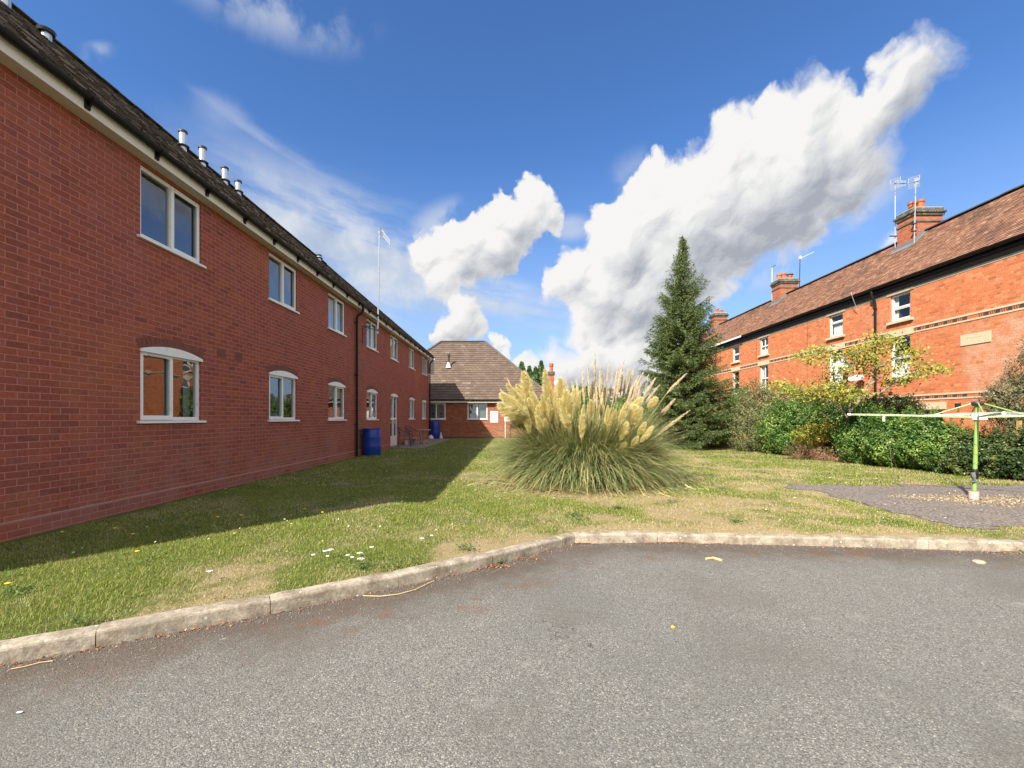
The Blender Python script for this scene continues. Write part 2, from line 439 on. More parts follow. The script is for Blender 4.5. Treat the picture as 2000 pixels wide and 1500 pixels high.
def slope(mb, A, B, C, D, rows, tile, lift=.022, jit=.004, wave=0., gap=.004):
    "tiled roof plane: A-B the eave, D-C the ridge (A under D)"
    A, B, C, D = map(Vector, (A, B, C, D)); E = (B-A); L = E.length; e = E/L
    up = ((D+C)/2-(A+B)/2); up = up-e*up.dot(e); H = up.length; s = up/H
    N = e.cross(s).normalized()
    if N.z < 0: N = -N
    dL = (D-A).dot(e); dR = (C-A).dot(e)
    for i in range(rows):
        t0, t1 = i/rows, min(1., (i+1.04)/rows)
        l0, l1 = dL*t0, dL*t1; r0, r1 = L+(dR-L)*t0, L+(dR-L)*t1
        off = (i % 2)*tile/2 if not wave else 0
        k0 = int(math.floor((min(l0, l1)-off)/tile)); k1 = int(math.ceil((max(r0, r1)-off)/tile))
        for k in range(k0, k1):
            ua, ub = k*tile+off+gap, (k+1)*tile+off-gap
            a0, b0 = max(ua, l0), min(ub, r0); a1, b1 = max(ua, l1), min(ub, r1)
            if b0-a0 < .005: continue
            if b1-a1 < .005: a1 = b1 = (max(a0, l1)+min(b0, r1))/2
            j = lift+random.uniform(-jit, jit); z0, z1 = H*t0, H*t1; dz = random.uniform(-jit, jit)
            if wave and b0-a0 > tile*.6:
                ns = 4; lo = []; hi = []
                for q in range(ns+1):
                    w = wave*(1, .25, 0, .25, 1)[q]
                    lo.append(A+e*(a0+(b0-a0)*q/ns)+s*(z0+dz)+N*(j+w)); hi.append(A+e*(a1+(b1-a1)*q/ns)+s*z1+N*(.003+w))
                b_ = len(mb.v); vs = lo+hi+[p-N*(j*.9) for p in lo]
                mb.add(vs, [(q, q+1, ns+2+q, ns+1+q) for q in range(ns)]+[(q+1, q, 2*ns+2+q, 2*ns+3+q) for q in range(ns)])
            else:
                p0 = A+e*a0+s*(z0+dz)+N*j; p1 = A+e*b0+s*(z0+dz)+N*j; p2 = A+e*b1+s*z1+N*.003; p3 = A+e*a1+s*z1+N*.003
                q0 = p0-N*j*.95; q1 = p1-N*j*.95
                mb.add((p0, p1, p2, p3, q0, q1), ((0, 1, 2, 3), (1, 0, 4, 5)))

def ridge_line(mb, a, b, r=.12, step=.45, drop=.04):
    a, b = Vector(a), Vector(b); L = (b-a).length; d = (b-a)/L; n = max(1, int(L/step))
    side = d.cross(Vector((0, 0, 1))).normalized(); up = side.cross(d).normalized()
    if up.z < 0: up = -up
    for i in range(n):
        p0 = a+d*(L*i/n+.004); p1 = a+d*(L*(i+1)/n-.004); j = random.uniform(0, .012)
        vs = []
        for p in (p0, p1):
            for k in range(7):
                t = math.pi*(k/6); vs.append(p+side*r*math.cos(t)+up*(r*.62*math.sin(t)-drop+j))
        mb.add(vs, [(k, k+1, 7+k+1, 7+k) for k in range(6)]+[(0, 6, 5, 4, 3, 2, 1), (7, 8, 9, 10, 11, 12, 13)])
# ================================================================== the long brick block on the left
Y0, Y1 = 2.45, 27.7
Z = lambda r: EYE+r      # height given from the eye
blk = thing('apartment_building', 'long two storey red brick block filling the left side, with white windows', 'building', (-9.6, 15.0, GZ))
WIN_Y = [(6.28, 7.50), (9.59, 10.81), (12.66, 13.88), (15.96, 17.18), (19.05, 20.27), (22.42, 23.64), (25.58, 26.80)]
UP0, UP1, LO0, LO1 = Z(2.52), Z(3.52), Z(-.035), Z(.96)
holes = []
for i, (a, b) in enumerate(WIN_Y):
    holes.append((a, b, UP0, UP1))
    if i == 4: holes.append((a+.0, b-.05, GZ+.06, LO1))
    else: holes.append((a, b, LO0, LO1))
mb = MB(); wall_panel(mb, FL, Y0, Y1, .0, Z(3.62), holes)
mb.quad((LW, Y0, 0), (-14.1, Y0, 0), (-14.1, Y0, Z(3.62)), (LW, Y0, Z(3.62)))
mb.quad((LW, Y1, 0), (-14.1, Y1, 0), (-14.1, Y1, Z(3.62)), (LW, Y1, Z(3.62)))
mb.quad((-14.1, Y0, 0), (-14.1, Y1, 0), (-14.1, Y1, Z(3.62)), (-14.1, Y0, Z(3.62)))
blw = mb.build('wall', 'red_brick', blk)
mb = MB(); 
for a, b in ((Y0-.02, 19.0), (20.3, Y1+.02)): FL.box(mb, a, b, .0, .018, .0, .292)
mb.build('plinth', 'red_brick', blk)
mb = MB()
for a, b in ((Y0-.02, 19.0), (20.3, Y1+.02)): FL.box(mb, a, b, .0, .022, .293, .306)
mb.build('damp_course', 'plinth_mortar', blk)
cur = {0: None, 1: None, 2: [(.05, .95, 'curtain_white')], 3: [(0, .3, 'curtain_white'), (.7, 1, 'curtain_white')], 4: [(.04, .96, 'curtain_white')], 5: [(0, .45, 'curtain_white')], 6: None}
for i, (a, b) in enumerate(WIN_Y):
    casement(FL, a, b, UP0, UP1, blk, sash_hi=True, curtain=([(.56, .70, 'curtain_blue'), (.02, .12, 'curtain_blue')] if i == 0 else cur[i]), open_sash=(i == 6))
    if i != 4:
        casement(FL, a, b, LO0, LO1, blk, sash_hi=(i not in (0, 1)), curtain=([(.0, .13, 'curtain_white'), (.88, 1., 'curtain_white')] if i == 0 else [(.0, .2, 'curtain_white'), (.75, 1, 'curtain_white')] if i != 1 else None), vent=(i == 0), arch=.088)
# opened sash of the last upper window
s = MB(); a, b = WIN_Y[6]; um = (a+b)/2
def swing(mb, hinge_u, z0, z1, width, ang, fr):
    w = .055
    def q(t, z, th): # t along the sash, th thickness
        ca, sa = math.cos(ang), math.sin(ang)
        return fr.p(hinge_u-t*ca+th*sa, .0+t*sa+th*ca, z)
    def bx(t0, t1, za, zb):
        vs = [q(t, z, th) for z in (za, zb) for t, th in ((t0, 0), (t1, 0), (t1, .04), (t0, .04))]
        mb.add(vs, [(0,1,2,3), (4,5,6,7), (0,1,5,4), (1,2,6,5), (2,3,7,6), (3,0,4,7)])
    bx(0, w, z0, z1); bx(width-w, width, z0, z1); bx(w, width-w, z0, z0+w); bx(w, width-w, z1-w, z1)
    return q
q = swing(s, b, UP0+.03, UP1-.03, .56, R(72), FL)
osh = s.build('open_casement', 'white_plastic', blk)
g = MB(); g.quad(q(.055, UP0+.085, .02), q(.505, UP0+.085, .02), q(.505, UP1-.085, .02), q(.055, UP1-.085, .02)); g.build('pane', 'glass', osh)
# glazed double door
a, b = WIN_Y[4]; b -= .05; z0, z1 = GZ+.06, LO1
d = MB(); bars(d, FL, a, b, z0, z1, .06, -.095, -.035)
FL.box(d, (a+b)/2-.055, (a+b)/2+.055, -.095, -.03, z0+.06, z1-.06)
for (p, r_) in ((a+.06, (a+b)/2-.055), ((a+b)/2+.055, b-.06)):
    FL.box(d, p, r_, -.09, -.034, z0+.06, z0+.42); FL.box(d, p, r_, -.09, -.034, z0+1.12, z0+1.2)
door = d.build('double_door', 'white_plastic', blk)
g = MB()
for (p, r_) in ((a+.06, (a+b)/2-.055), ((a+b)/2+.055, b-.06)): FL.rect(g, p, r_, -.07, z0+.42, z1-.06)
g.build('pane', 'glass', door); room(FL, a, b, z0, z1, door)
h = MB(); FL.box(h, (a+b)/2-.02, (a+b)/2+.02, -.03, .03, z0+.95, z0+1.08); h.build('handle', 'steel', door)
st = MB(); FL.box(st, a-.05, b+.05, .0, .22, GZ-.02, GZ+.055); st.build('step', 'slab', door)
hb = MB(); n = 12
for i in range(n):
    f = lambda t: z1+.008+.088*(1-(2*t-1)**2)
    t0, t1 = i/n, (i+1)/n; u0_, u1_ = a+(b-a)*t0, a+(b-a)*t1
    hb.quad(FL.p(u0_, .026, z1-.03), FL.p(u1_, .026, z1-.03), FL.p(u1_, .026, f(t1)), FL.p(u0_, .026, f(t0)))
    hb.quad(FL.p(u0_, .026, f(t0)), FL.p(u1_, .026, f(t1)), FL.p(u1_, .0, f(t1)), FL.p(u0_, .0, f(t0)))
hb.build('head_panel', 'white_plastic', door)
# eaves
ZS = Z(3.58)
mb = MB(); mb.box(LW-.02, -4.96, Y0-.2, Y1+.2, ZS-.012, ZS); mb.box(-14.3, LW, Y0-.2, Y0, ZS-.012, ZS); mb.box(-14.3, LW, Y1, Y1+.2, ZS-.012, ZS)
mb.build('soffit', 'cream_soffit', blk)
mb = MB(); mb.box(-4.975, -4.955, Y0-.2, Y1+.2, ZS-.02, Z(3.72)); mb.box(-14.3, -4.975, Y0-.215, Y0-.2, ZS-.02, Z(3.72)); mb.box(-14.3, -4.975, Y1+.2, Y1+.215, ZS-.02, Z(3.72))
mb.build('fascia', 'white_fascia', blk)
def gutter(mb, a, b, r=.056, n=8, off=(0, 0, 0)):
    a, b = Vector(a), Vector(b); d = (b-a).normalized(); side = d.cross(Vector((0, 0, 1)))
    vs = []
    for p in (a, b):
        for rr in (r, r-.004):
            for k in range(n+1):
                t = math.pi*k/n; vs.append(p+side*rr*math.cos(t)-Vector((0, 0, 1))*rr*math.sin(t))
    m = n+1
    fs = [(k, k+1, 2*m+k+1, 2*m+k) for k in range(n)]+[(m+k, m+k+1, 3*m+k+1, 3*m+k) for k in range(n)]+[(0, m, 3*m, 2*m), (n, m+n, 3*m+n, 2*m+n)]
    mb.add(vs, fs)
gt = MB(); gx, gz = -4.895, Z(3.715)
gutter(gt, (gx, Y0-.24, gz), (gx, Y1+.24, gz))
gutter(gt, (-14.3, Y0-.27, gz), (-4.95, Y0-.27, gz)); gutter(gt, (-14.3, Y1+.27, gz), (-4.95, Y1+.27, gz))
gto = gt.build('gutter', 'black_plastic', blk, smooth=True)
y = 3.22
while y < Y1:
    c = MB(); gutter(c, (gx, y-.035, gz-.001), (gx, y+.035, gz-.001), r=.064); c.box(-4.96, -4.93, y-.03, y+.03, gz-.13, gz-.02); c.box(-4.95, -4.90, y-.012, y+.012, gz-.09, gz-.05)
    c.build('gutter_bracket', 'black_plastic', gto); y += 1.03
# roof
EX, EZ, RX = -4.93, Z(3.765), -9.63
rz = EZ+.87*(EX-RX)*1.0; BX = RX-(EX-RX); ya, yb = Y0-.22, Y1+.22; run = EX-RX
rf = MB()
slope(rf, (EX, ya, EZ), (EX, yb, EZ), (RX, yb-run, rz), (RX, ya+run, rz), 38, .17, lift=.024, jit=.008, gap=.002)
slope(rf, (BX, ya, EZ), (EX, ya, EZ), (RX, ya+run, rz), (RX, ya+run, rz), 19, .30, lift=.028, jit=.006)
slope(rf, (EX, yb, EZ), (BX, yb, EZ), (RX, yb-run, rz), (RX, yb-run, rz), 19, .30, lift=.028, jit=.006)
for dz in (-.03,):
    P = [(EX, ya, EZ+dz), (EX, yb, EZ+dz), (BX, yb, EZ+dz), (BX, ya, EZ+dz), (RX, ya+run, rz+dz), (RX, yb-run, rz+dz)]
    rf.add(P, [(0, 1, 5, 4), (1, 2, 5), (2, 3, 4, 5), (3, 0, 4)])
rfo = rf.build('roof', 'brown_tile', blk)
rl = MB(); ridge_line(rl, (RX, ya+run, rz+.05), (RX, yb-run, rz+.05)); 
for (p, q_) in (((EX, ya, EZ+.04), (RX, ya+run, rz+.05)), ((EX, yb, EZ+.04), (RX, yb-run, rz+.05)), ((BX, ya, EZ+.04), (RX, ya+run, rz+.05)), ((BX, yb, EZ+.04), (RX, yb-run, rz+.05))): ridge_line(rl, p, q_, r=.10)
rl.build('ridge', 'ridge_tile', rfo)
# flue pipes through the roof
def flue(x, y, ztop, r=.085, squat=False):
    zr = EZ+.87*(EX-x)
    m = MB(); m.lathe((x, y, 0), [(r, zr-.15), (r, ztop-.05)], 18)
    o = m.build('flue_pipe', 'steel', blk, smooth=True)
    c = MB()
    if squat:
        c.lathe((x, y, 0), [(r*.6, ztop-.10), (r*1.55, ztop-.085), (r*1.75, ztop-.03), (r*1.2, ztop+.0), (.001, ztop+.015)], 20)
        c.build('cowl', 'dark_metal', o, smooth=True)
    else:
        c.lathe((x, y, 0), [(r+.002, ztop-.06), (r*1.28, ztop-.055), (r*1.28, ztop), (r*.9, ztop), (r*.9, ztop-.04), (.001, ztop-.04)], 20)
        c.build('cap', 'dark_metal', o, smooth=False)
        k = MB(); k.lathe((x, y, 0), [(r+.001, zr+.07), (r*1.75, zr+.075), (r*1.8, zr+.095), (r+.001, zr+.10)], 20); k.build('storm_collar', 'dark_metal', o)
    return o
flue(-9.2, 8.96, Z(7.66), .085, True); flue(-9.2, 8.22, Z(7.78), .09, True)
for y, t in ((12.66, 7.99), (13.46, 8.02), (14.5, 7.99), (15.2, 7.93)): flue(-9.2, y, Z(t), .088)
flue(-9.2, 21.5, Z(7.72), .10, False)
# downpipes
def pipe(name, pts, r, parent, mat='black_plastic', coll=None):
    m = MB(); m.tube(pts, r, 10); o = m.build(name, mat, parent, smooth=True)
    for z in coll or []:
        k = MB(); x, y = pts[-1][0], pts[-1][1]; k.lathe((x, y, z), [(r+.001, -.03), (r*1.25, -.03), (r*1.25, .03), (r+.001, .03)], 12); k.box(x-.09, x+.0, y-.05, y+.05, z-.008, z+.008)
        k.build('pipe_clip', mat, o)
    return o
pipe('downpipe', [(-4.895, 14.82, Z(3.68)), (-4.895, 14.82, Z(3.52)), (-4.94, 14.80, Z(3.42)), (-5.05, 14.76, Z(3.33)), (-5.075, 14.75, Z(3.22)), (-5.075, 14.75, GZ-.05)], .040, blk, coll=[Z(3.1), Z(1.4), Z(-.2)])
pipe('downpipe', [(-4.895, 27.62, Z(3.68)), (-4.895, 27.62, Z(3.52)), (-5.05, 27.62, Z(3.35)), (-5.075, 27.62, Z(3.22)), (-5.075, 27.62, GZ-.05)], .038, blk, coll=[Z(3.0), Z(1.4)])
# air bricks
for y in (8.02, 8.52):
    m = MB(); bars(m, FL, y-.11, y+.11, Z(1.08), Z(1.22), .015, -.001, .006)
    for k in range(4): FL.box(m, y-.095, y+.095, -.001, .005, Z(1.10)+k*.028, Z(1.10)+k*.028+.015)
    FL.box(m, y-.1, y+.1, -.001, .0022, Z(1.085), Z(1.215))
    m.build('air_brick', 'plinth_brick', blk)
# bracket left of the aerial
m = MB(); m.box(LW, LW+.02, 15.5, 15.53, Z(2.55), Z(3.15)); m.box(LW, LW+.28, 15.5, 15.53, Z(3.13), Z(3.15)); m.box(LW, LW+.03, 15.42, 15.6, Z(2.62), Z(2.65)); m.tube([(LW+.02, 15.515, Z(2.85)), (LW+.26, 15.515, Z(3.13))], .008, 6)
m.build('wall_bracket', 'dark_metal', blk)

# ---- TV aerials
def yagi(parent, c, direction, n_el=8, length=1.0, el=.26, refl=True, grid=True, r=.008, mat='aluminium', tilt=0):
    c = Vector(c); d = Vector(direction).normalized(); vert = Vector((0, 0, 1)); side = d.cross(vert).normalized()
    b = MB(); b.tube([c-d*length*.35, c+d*length*.65], r*1.4, 6); b.build('boom', 'dark_metal', parent)
    e = MB()
    for i in range(n_el):
        p = c+d*(length*(-.25+.88*i/(n_el-1))); l = el*(1-.35*i/n_el)
        e.tube([p-vert*l/2*math.cos(tilt)-side*l/2*math.sin(tilt), p+vert*l/2*math.cos(tilt)+side*l/2*math.sin(tilt)], r*.8, 5)
    e.build('elements', mat, parent)
    if grid:
        g = MB(); p = c-d*length*.33
        for sgn in (-1, 1):
            for k in range(4):
                o_ = vert*sgn*(.04+.055*k)+(-d)*(.0)+d*(.03*k)
                g.tube([p+o_-side*.17, p+o_+side*.17], r*.8, 5)
            for k in (-1, 1): g.tube([p+vert*sgn*.02+side*.16*k, p+vert*sgn*.21+d*.09+side*.16*k], r*.8, 5)
        g.build('reflector', mat, parent)
ae = thing('tv_aerial', 'tall thin steel mast with one aerial on top, bracketed to the long red block', 'aerial', (-4.88, 16.4, Z(3.1)))
m = MB(); m.tube([(-4.90, 16.4, Z(3.05)), (-4.86, 16.4, Z(4.6)), (-4.83, 16.4, Z(6.75))], [.03, .027, .022], 8); m.build('mast', 'steel', ae, smooth=True)
m = MB(); m.tube([(LW, 15.75, Z(3.17)), (-4.89, 16.38, Z(3.17))], .014, 6); m.tube([(LW+.2, 15.95, Z(3.50)), (-4.89, 16.4, Z(3.50))], .012, 6); m.box(-4.93, -4.86, 16.36, 16.44, Z(3.14), Z(3.2)); m.build('bracket', 'dark_metal', ae)
yagi(ae, (-4.62, 16.3, Z(6.55)), (.45, -.3, -.62), 7, .62, .24, r=.007)
m = MB(); m.tube([(-4.84, 16.4, Z(6.70)), (-4.75, 16.37, Z(6.60)), (-4.68, 16.33, Z(6.57))], .01, 6); m.build('clamp', 'dark_metal', ae)

# ================================================================== bungalow at the far end
bun = thing('bungalow', 'low brick bungalow with big hipped brown roof at the far end of the lawn', 'house', (-3.7, 33.5, GZ))
bx0, bx1 = -9.7, 2.35
W1 = (-5.42, -4.22); W2 = (-2.87, -1.63); wz0, wz1 = Z(-.06), Z(.94)
mb = MB(); wall_panel(mb, FB, bx0, bx1, 0, Z(1.02), [(W1[0], W1[1], wz0, wz1), (W2[0], W2[1], wz0, wz1)])
mb.quad((bx1, BY, 0), (bx1, 38.7, 0), (bx1, 38.7, Z(1.02)), (bx1, BY, Z(1.02))); mb.quad((bx0, BY, 0), (bx0, 38.7, 0), (bx0, 38.7, Z(1.02)), (bx0, BY, Z(1.02))); mb.quad((bx0, 38.7, 0), (bx1, 38.7, 0), (bx1, 38.7, Z(1.02)), (bx0, 38.7, Z(1.02)))
mb.build('wall', 'bungalow_brick', bun)
mb = MB(); FB.box(mb, bx0, bx1+.02, 0, .02, 0, .25); mb.build('plinth', 'plinth_brick', bun)
mb = MB(); FB.box(mb, bx0, bx1+.02, 0, .026, .251, .268); mb.build('damp_course', 'plinth_mortar', bun)
w_ = casement(FB, W1[0], W1[1], wz0, wz1, bun, sash_hi=True, curtain=[(0, 1, 'curtain_white')])
m = MB()
for u in (-5.05, -4.55):
    m.lathe((u, BY+.3, wz0+.05), [(.07, 0), (.11, .1), (.09, .22), (.13, .3), (.08, .38), (.001, .4)], 10)
m.build('ornament', 'dark_metal', w_)
casement(FB, W2[0], W2[1], wz0, wz1, bun, sash_hi=False, curtain=[(.02, .98, 'curtain_green')])
mb = MB(); FB.box(mb, bx0-.25, bx1+.25, 0, .23, Z(1.0), Z(1.012)); mb.build('soffit', 'cream_soffit', bun)
mb = MB(); FB.box(mb, bx0-.25, bx1+.25, .23, .25, Z(.965), Z(1.13)); mb.build('fascia', 'white_fascia', bun)
gt = MB(); gutter(gt, (bx0-.25, BY-.31, Z(1.14)), (bx1+.25, BY-.31, Z(1.14)), r=.06); gt.build('gutter', 'black_plastic', bun, smooth=True)
ez = Z(1.15); rzb = Z(5.62); e0, e1, f0, f1 = bx0-.25, bx1+.24, BY-.26, 38.95; rA, rB, rY = -5.36, -2.11, 33.5
rf = MB()
slope(rf, (e0, f0, ez), (e1, f0, ez), (rB, rY, rzb), (rA, rY, rzb), 26, .30, lift=.03, jit=.006)
slope(rf, (e1, f0, ez), (e1, f1, ez), (rB, rY, rzb), (rB, rY, rzb), 24, .30, lift=.03, jit=.006)
slope(rf, (e0, f1, ez), (e0, f0, ez), (rA, rY, rzb), (rA, rY, rzb), 24, .30, lift=.03, jit=.006)
P = [(e0, f0, ez-.03), (e1, f0, ez-.03), (e1, f1, ez-.03), (e0, f1, ez-.03), (rA, rY, rzb-.03), (rB, rY, rzb-.03)]
rf.add(P, [(0, 1, 5, 4), (1, 2, 5), (2, 3, 4, 5), (3, 0, 4)])
rfo = rf.build('roof', 'weathered_tile', bun)
rl = MB(); ridge_line(rl, (rA, rY, rzb+.06), (rB, rY, rzb+.06), r=.13)
for c_, r_ in (((e0, f0), rA), ((e1, f0), rB)): ridge_line(rl, (*c_, ez+.05), (r_, rY, rzb+.06), r=.12)
rl.build('ridge', 'ridge_tile', rfo)
vp = at(874, 716, 30.6)
yv = 30.9; zv = ez+(yv-f0)*(rzb-ez)/(rY-f0); xv = (873.5-1000)/F*yv
m = MB(); m.lathe((xv, yv, zv-.1), [(.06, 0), (.06, .78), (.09, .8), (.09, .95), (.001, .97)], 10); vpo = m.build('vent_pipe', 'dark_metal', bun, smooth=True)
m = MB(); m.lathe((xv, yv-.1, zv-.08), [(.19, 0), (.15, .12), (.07, .34), (.07, .38)], 12); m.build('flashing', 'white_plastic', vpo, smooth=True)
# white boards
m = MB(); FB.box(m, -1.45, -.96, .006, .03, Z(-.26), Z(.44)); wb = m.build('panel', 'white_paint', None)
wb.name = 'wall_board'; tag(wb, 'small blank white upright board screwed to the bungalow wall beside its right window', 'board')
wp = thing('post_board', 'white board on a thin white post, half hidden by the left pampas plumes', 'board', (-.45, 27.9, GZ))
m = MB(); m.box(-.53, -.49, 27.88, 27.92, 0, Z(-.16)); m.build('post', 'white_paint', wp)
m = MB(); m.box(-.56, .0, 27.86, 27.88, Z(-.18), Z(.10)); m.build('board', 'white_paint', wp)

# ================================================================== brick terrace on the right
GE, GZT, RGX, RGZ = 13.33, Z(4.84), 15.85, Z(7.20)
TOP = Z(4.42)
# house: y0, y1, window centre, details
houses = [(8.95, 13.38, None), (13.38, 17.80, 16.02), (17.80, 22.22, 19.22), (22.22, 26.65, 24.74), (26.65, 31.08, 27.86), (31.08, 35.5, 33.5), (35.5, 39.95, 36.7)]
hl = ['orange brick terrace house nearest the right edge, with a blank wall behind the olive shrub',
      'orange brick terrace house with a stone plaque and the downpipe at its left end',
      'orange brick terrace house with two dishes on its wall, left of the black downpipe',
      'orange brick terrace house just right of the middle chimney, with paned sash windows',
      'orange brick terrace house left of the middle chimney, with plain narrow sash windows',
      'orange brick terrace house seen only in glimpses between spruce and small chimney',
      'last orange brick terrace house, hidden behind the spruce tree']
ZU0, ZU1 = Z(3.45), Z(4.40); ZM0, ZM1 = Z(1.46), Z(2.89)
def sash(fr, u0, u1, z0, z1, parent, style, curtain):
    w = .06; n1 = -.07; n0 = -.14
    f = MB(); bars(f, fr, u0, u1, z0, z1, w, n0, n1); zm = z0+(z1-z0)*(.5 if style != 'top' else .66)
    fr.box(f, u0+w, u1-w, n0+.01, n1+.012, zm-.03, zm+.03)
    if style == 'paned':
        um = (u0+u1)/2; fr.box(f, um-.014, um+.014, n0+.02, n1-.01, z0+w, zm-.03); fr.box(f, um-.014, um+.014, n0+.03, n1-.002, zm+.03, z1-w)
    if style != 'paned': bars(f, fr, u0+w, u1-w, z0+w, zm-.03, .035, n1-.03, n1-.001)
    o = f.build('window', 'white_paint', parent)
    g = MB(); fr.rect(g, u0+w, u1-w, n1-.045, z0+w, z1-w); g.build('pane', 'clear_glass', o)
    s = MB(); fr.box(s, u0-.14, u1+.06, -.07, .09, z0-.09, z0-.002); s.build('sill', 'pale_stone', o)
    room(fr, u0, u1, z0, z1, o, n0=-.15)
    if curtain == 'net': drape(fr, u0+.05, u1-.05, z0+.04, zm, -.165, 'curtain_white', o, 7)
    elif curtain == 'sides':
        drape(fr, u0+.02, u0+.2, z0+.04, z1, -.165, 'curtain_white', o, 3); drape(fr, u1-.2, u1-.02, z0+.04, z1, -.165, 'curtain_white', o, 3)
    elif curtain == 'full': drape(fr, u0+.02, u1-.1, z0+.04, zm, -.165, 'curtain_white', o, 7)
    return o
def string_course(house, y0, y1, z0, z1, gaps):
    m = MB(); FR.box(m, y0, y1, .0, .016, z0, z0+.05); FR.box(m, y0, y1, .0, .016, z1-.055, z1)
    o = m.build('string_course', 'pale_stone', house)
    d = MB(); r_ = MB(); y = math.ceil(y0/.31)*.31; zb0, zb1 = z0+.051, z1-.056
    FR.box(r_, y0, y1, .0, .004, zb0, zb1)
    while y < y1-.14:
        if not any(a < y+.15 < b for a, b in gaps):
            FR.box(d, y, y+.12, .0, .009, zb0+.002, zb1-.002)
            for k in range(3):
                a = y+.115+k*.06
                p = [FR.p(a, .007, zb0), FR.p(a+.022, .007, zb0), FR.p(a+.055, .007, zb1), FR.p(a+.033, .007, zb1)]; d.quad(*p)
        y += .31
    d.build('dark_tiles', 'dark_brick_band', o); r_.build('cut_bricks', 'terracotta', o)
def chimney(parent, x0, x1, y0, y1, ztop, pots, zb, tall=False):
    m = MB(); m.box(x0, x1, y0, y1, zb, ztop-.26); c = m.build('chimney', 'chimney_brick', parent)
    m = MB(); m.box(x0-.03, x1+.03, y0-.03, y1+.03, ztop-.52, ztop-.455); m.box(x0-.05, x1+.05, y0-.05, y1+.05, ztop-.26, ztop-.17); m.box(x0-.09, x1+.09, y0-.09, y1+.09, ztop-.17, ztop-.09); m.box(x0-.03, x1+.03, y0-.03, y1+.03, ztop-.09, ztop+.02)
    m.build('corbel', 'blue_brick', c)
    m = MB(); m.box(x0-.0, x1+.0, y0-.0, y1+.0, ztop+.02, ztop+.06); m.build('flaunching', 'grey_stone', c)
    for (fx, fy, h, r_, t) in pots:
        k = MB(); x, y = x0+(x1-x0)*fx, y0+(y1-y0)*fy
        k.lathe((x, y, ztop+.05), [(r_*1.1, 0), (r_, .04), (r_*.95, h-.09), (r_*1.15, h-.08), (r_*1.15, h), (r_*.8, h), (r_*.8, h-.2)], 16)
        po = k.build('chimney_pot', 'clay_pot', c, smooth=True)
        if t == 'cap':
            k = MB(); k.lathe((x, y, ztop+.05), [(.001, h+.09), (r_*1.6, h+.055), (r_*1.6, h+.035), (.001, h+.035)], 14); k.tube([(x, y, ztop+.05+h-.02), (x, y, ztop+.05+h+.05)], .02, 6); k.build('rain_cap', 'dark_metal', po)
    return c
def roof_seg(parent, y0, y1):
    rf = MB(); slope(rf, (GE, y0, GZT), (GE, y1, GZT), (RGX, y1, RGZ), (RGX, y0, RGZ), 32, .168, lift=.017, jit=.006, gap=.0015)
    bX = RGX+(RGX-GE)
    slope(rf, (bX, y1, GZT), (bX, y0, GZT), (RGX, y0, RGZ), (RGX, y1, RGZ), 17, .33, lift=.011, jit=.002)
    rf.add([(GE, y0, GZT-.015), (GE, y1, GZT-.015), (RGX, y1, RGZ-.015), (RGX, y0, RGZ-.015), (bX, y0, GZT-.015), (bX, y1, GZT-.015)], [(0, 1, 2, 3), (3, 2, 5, 4)])
    o = rf.build('roof', 'clay_tile', parent)
    m = MB(); ridge_line(m, (RGX, y0+.001, RGZ+.05), (RGX, y1-.001, RGZ+.05), r=.13, step=.44, drop=.06); m.build('ridge', 'dark_ridge', o)
    return o
HS = []
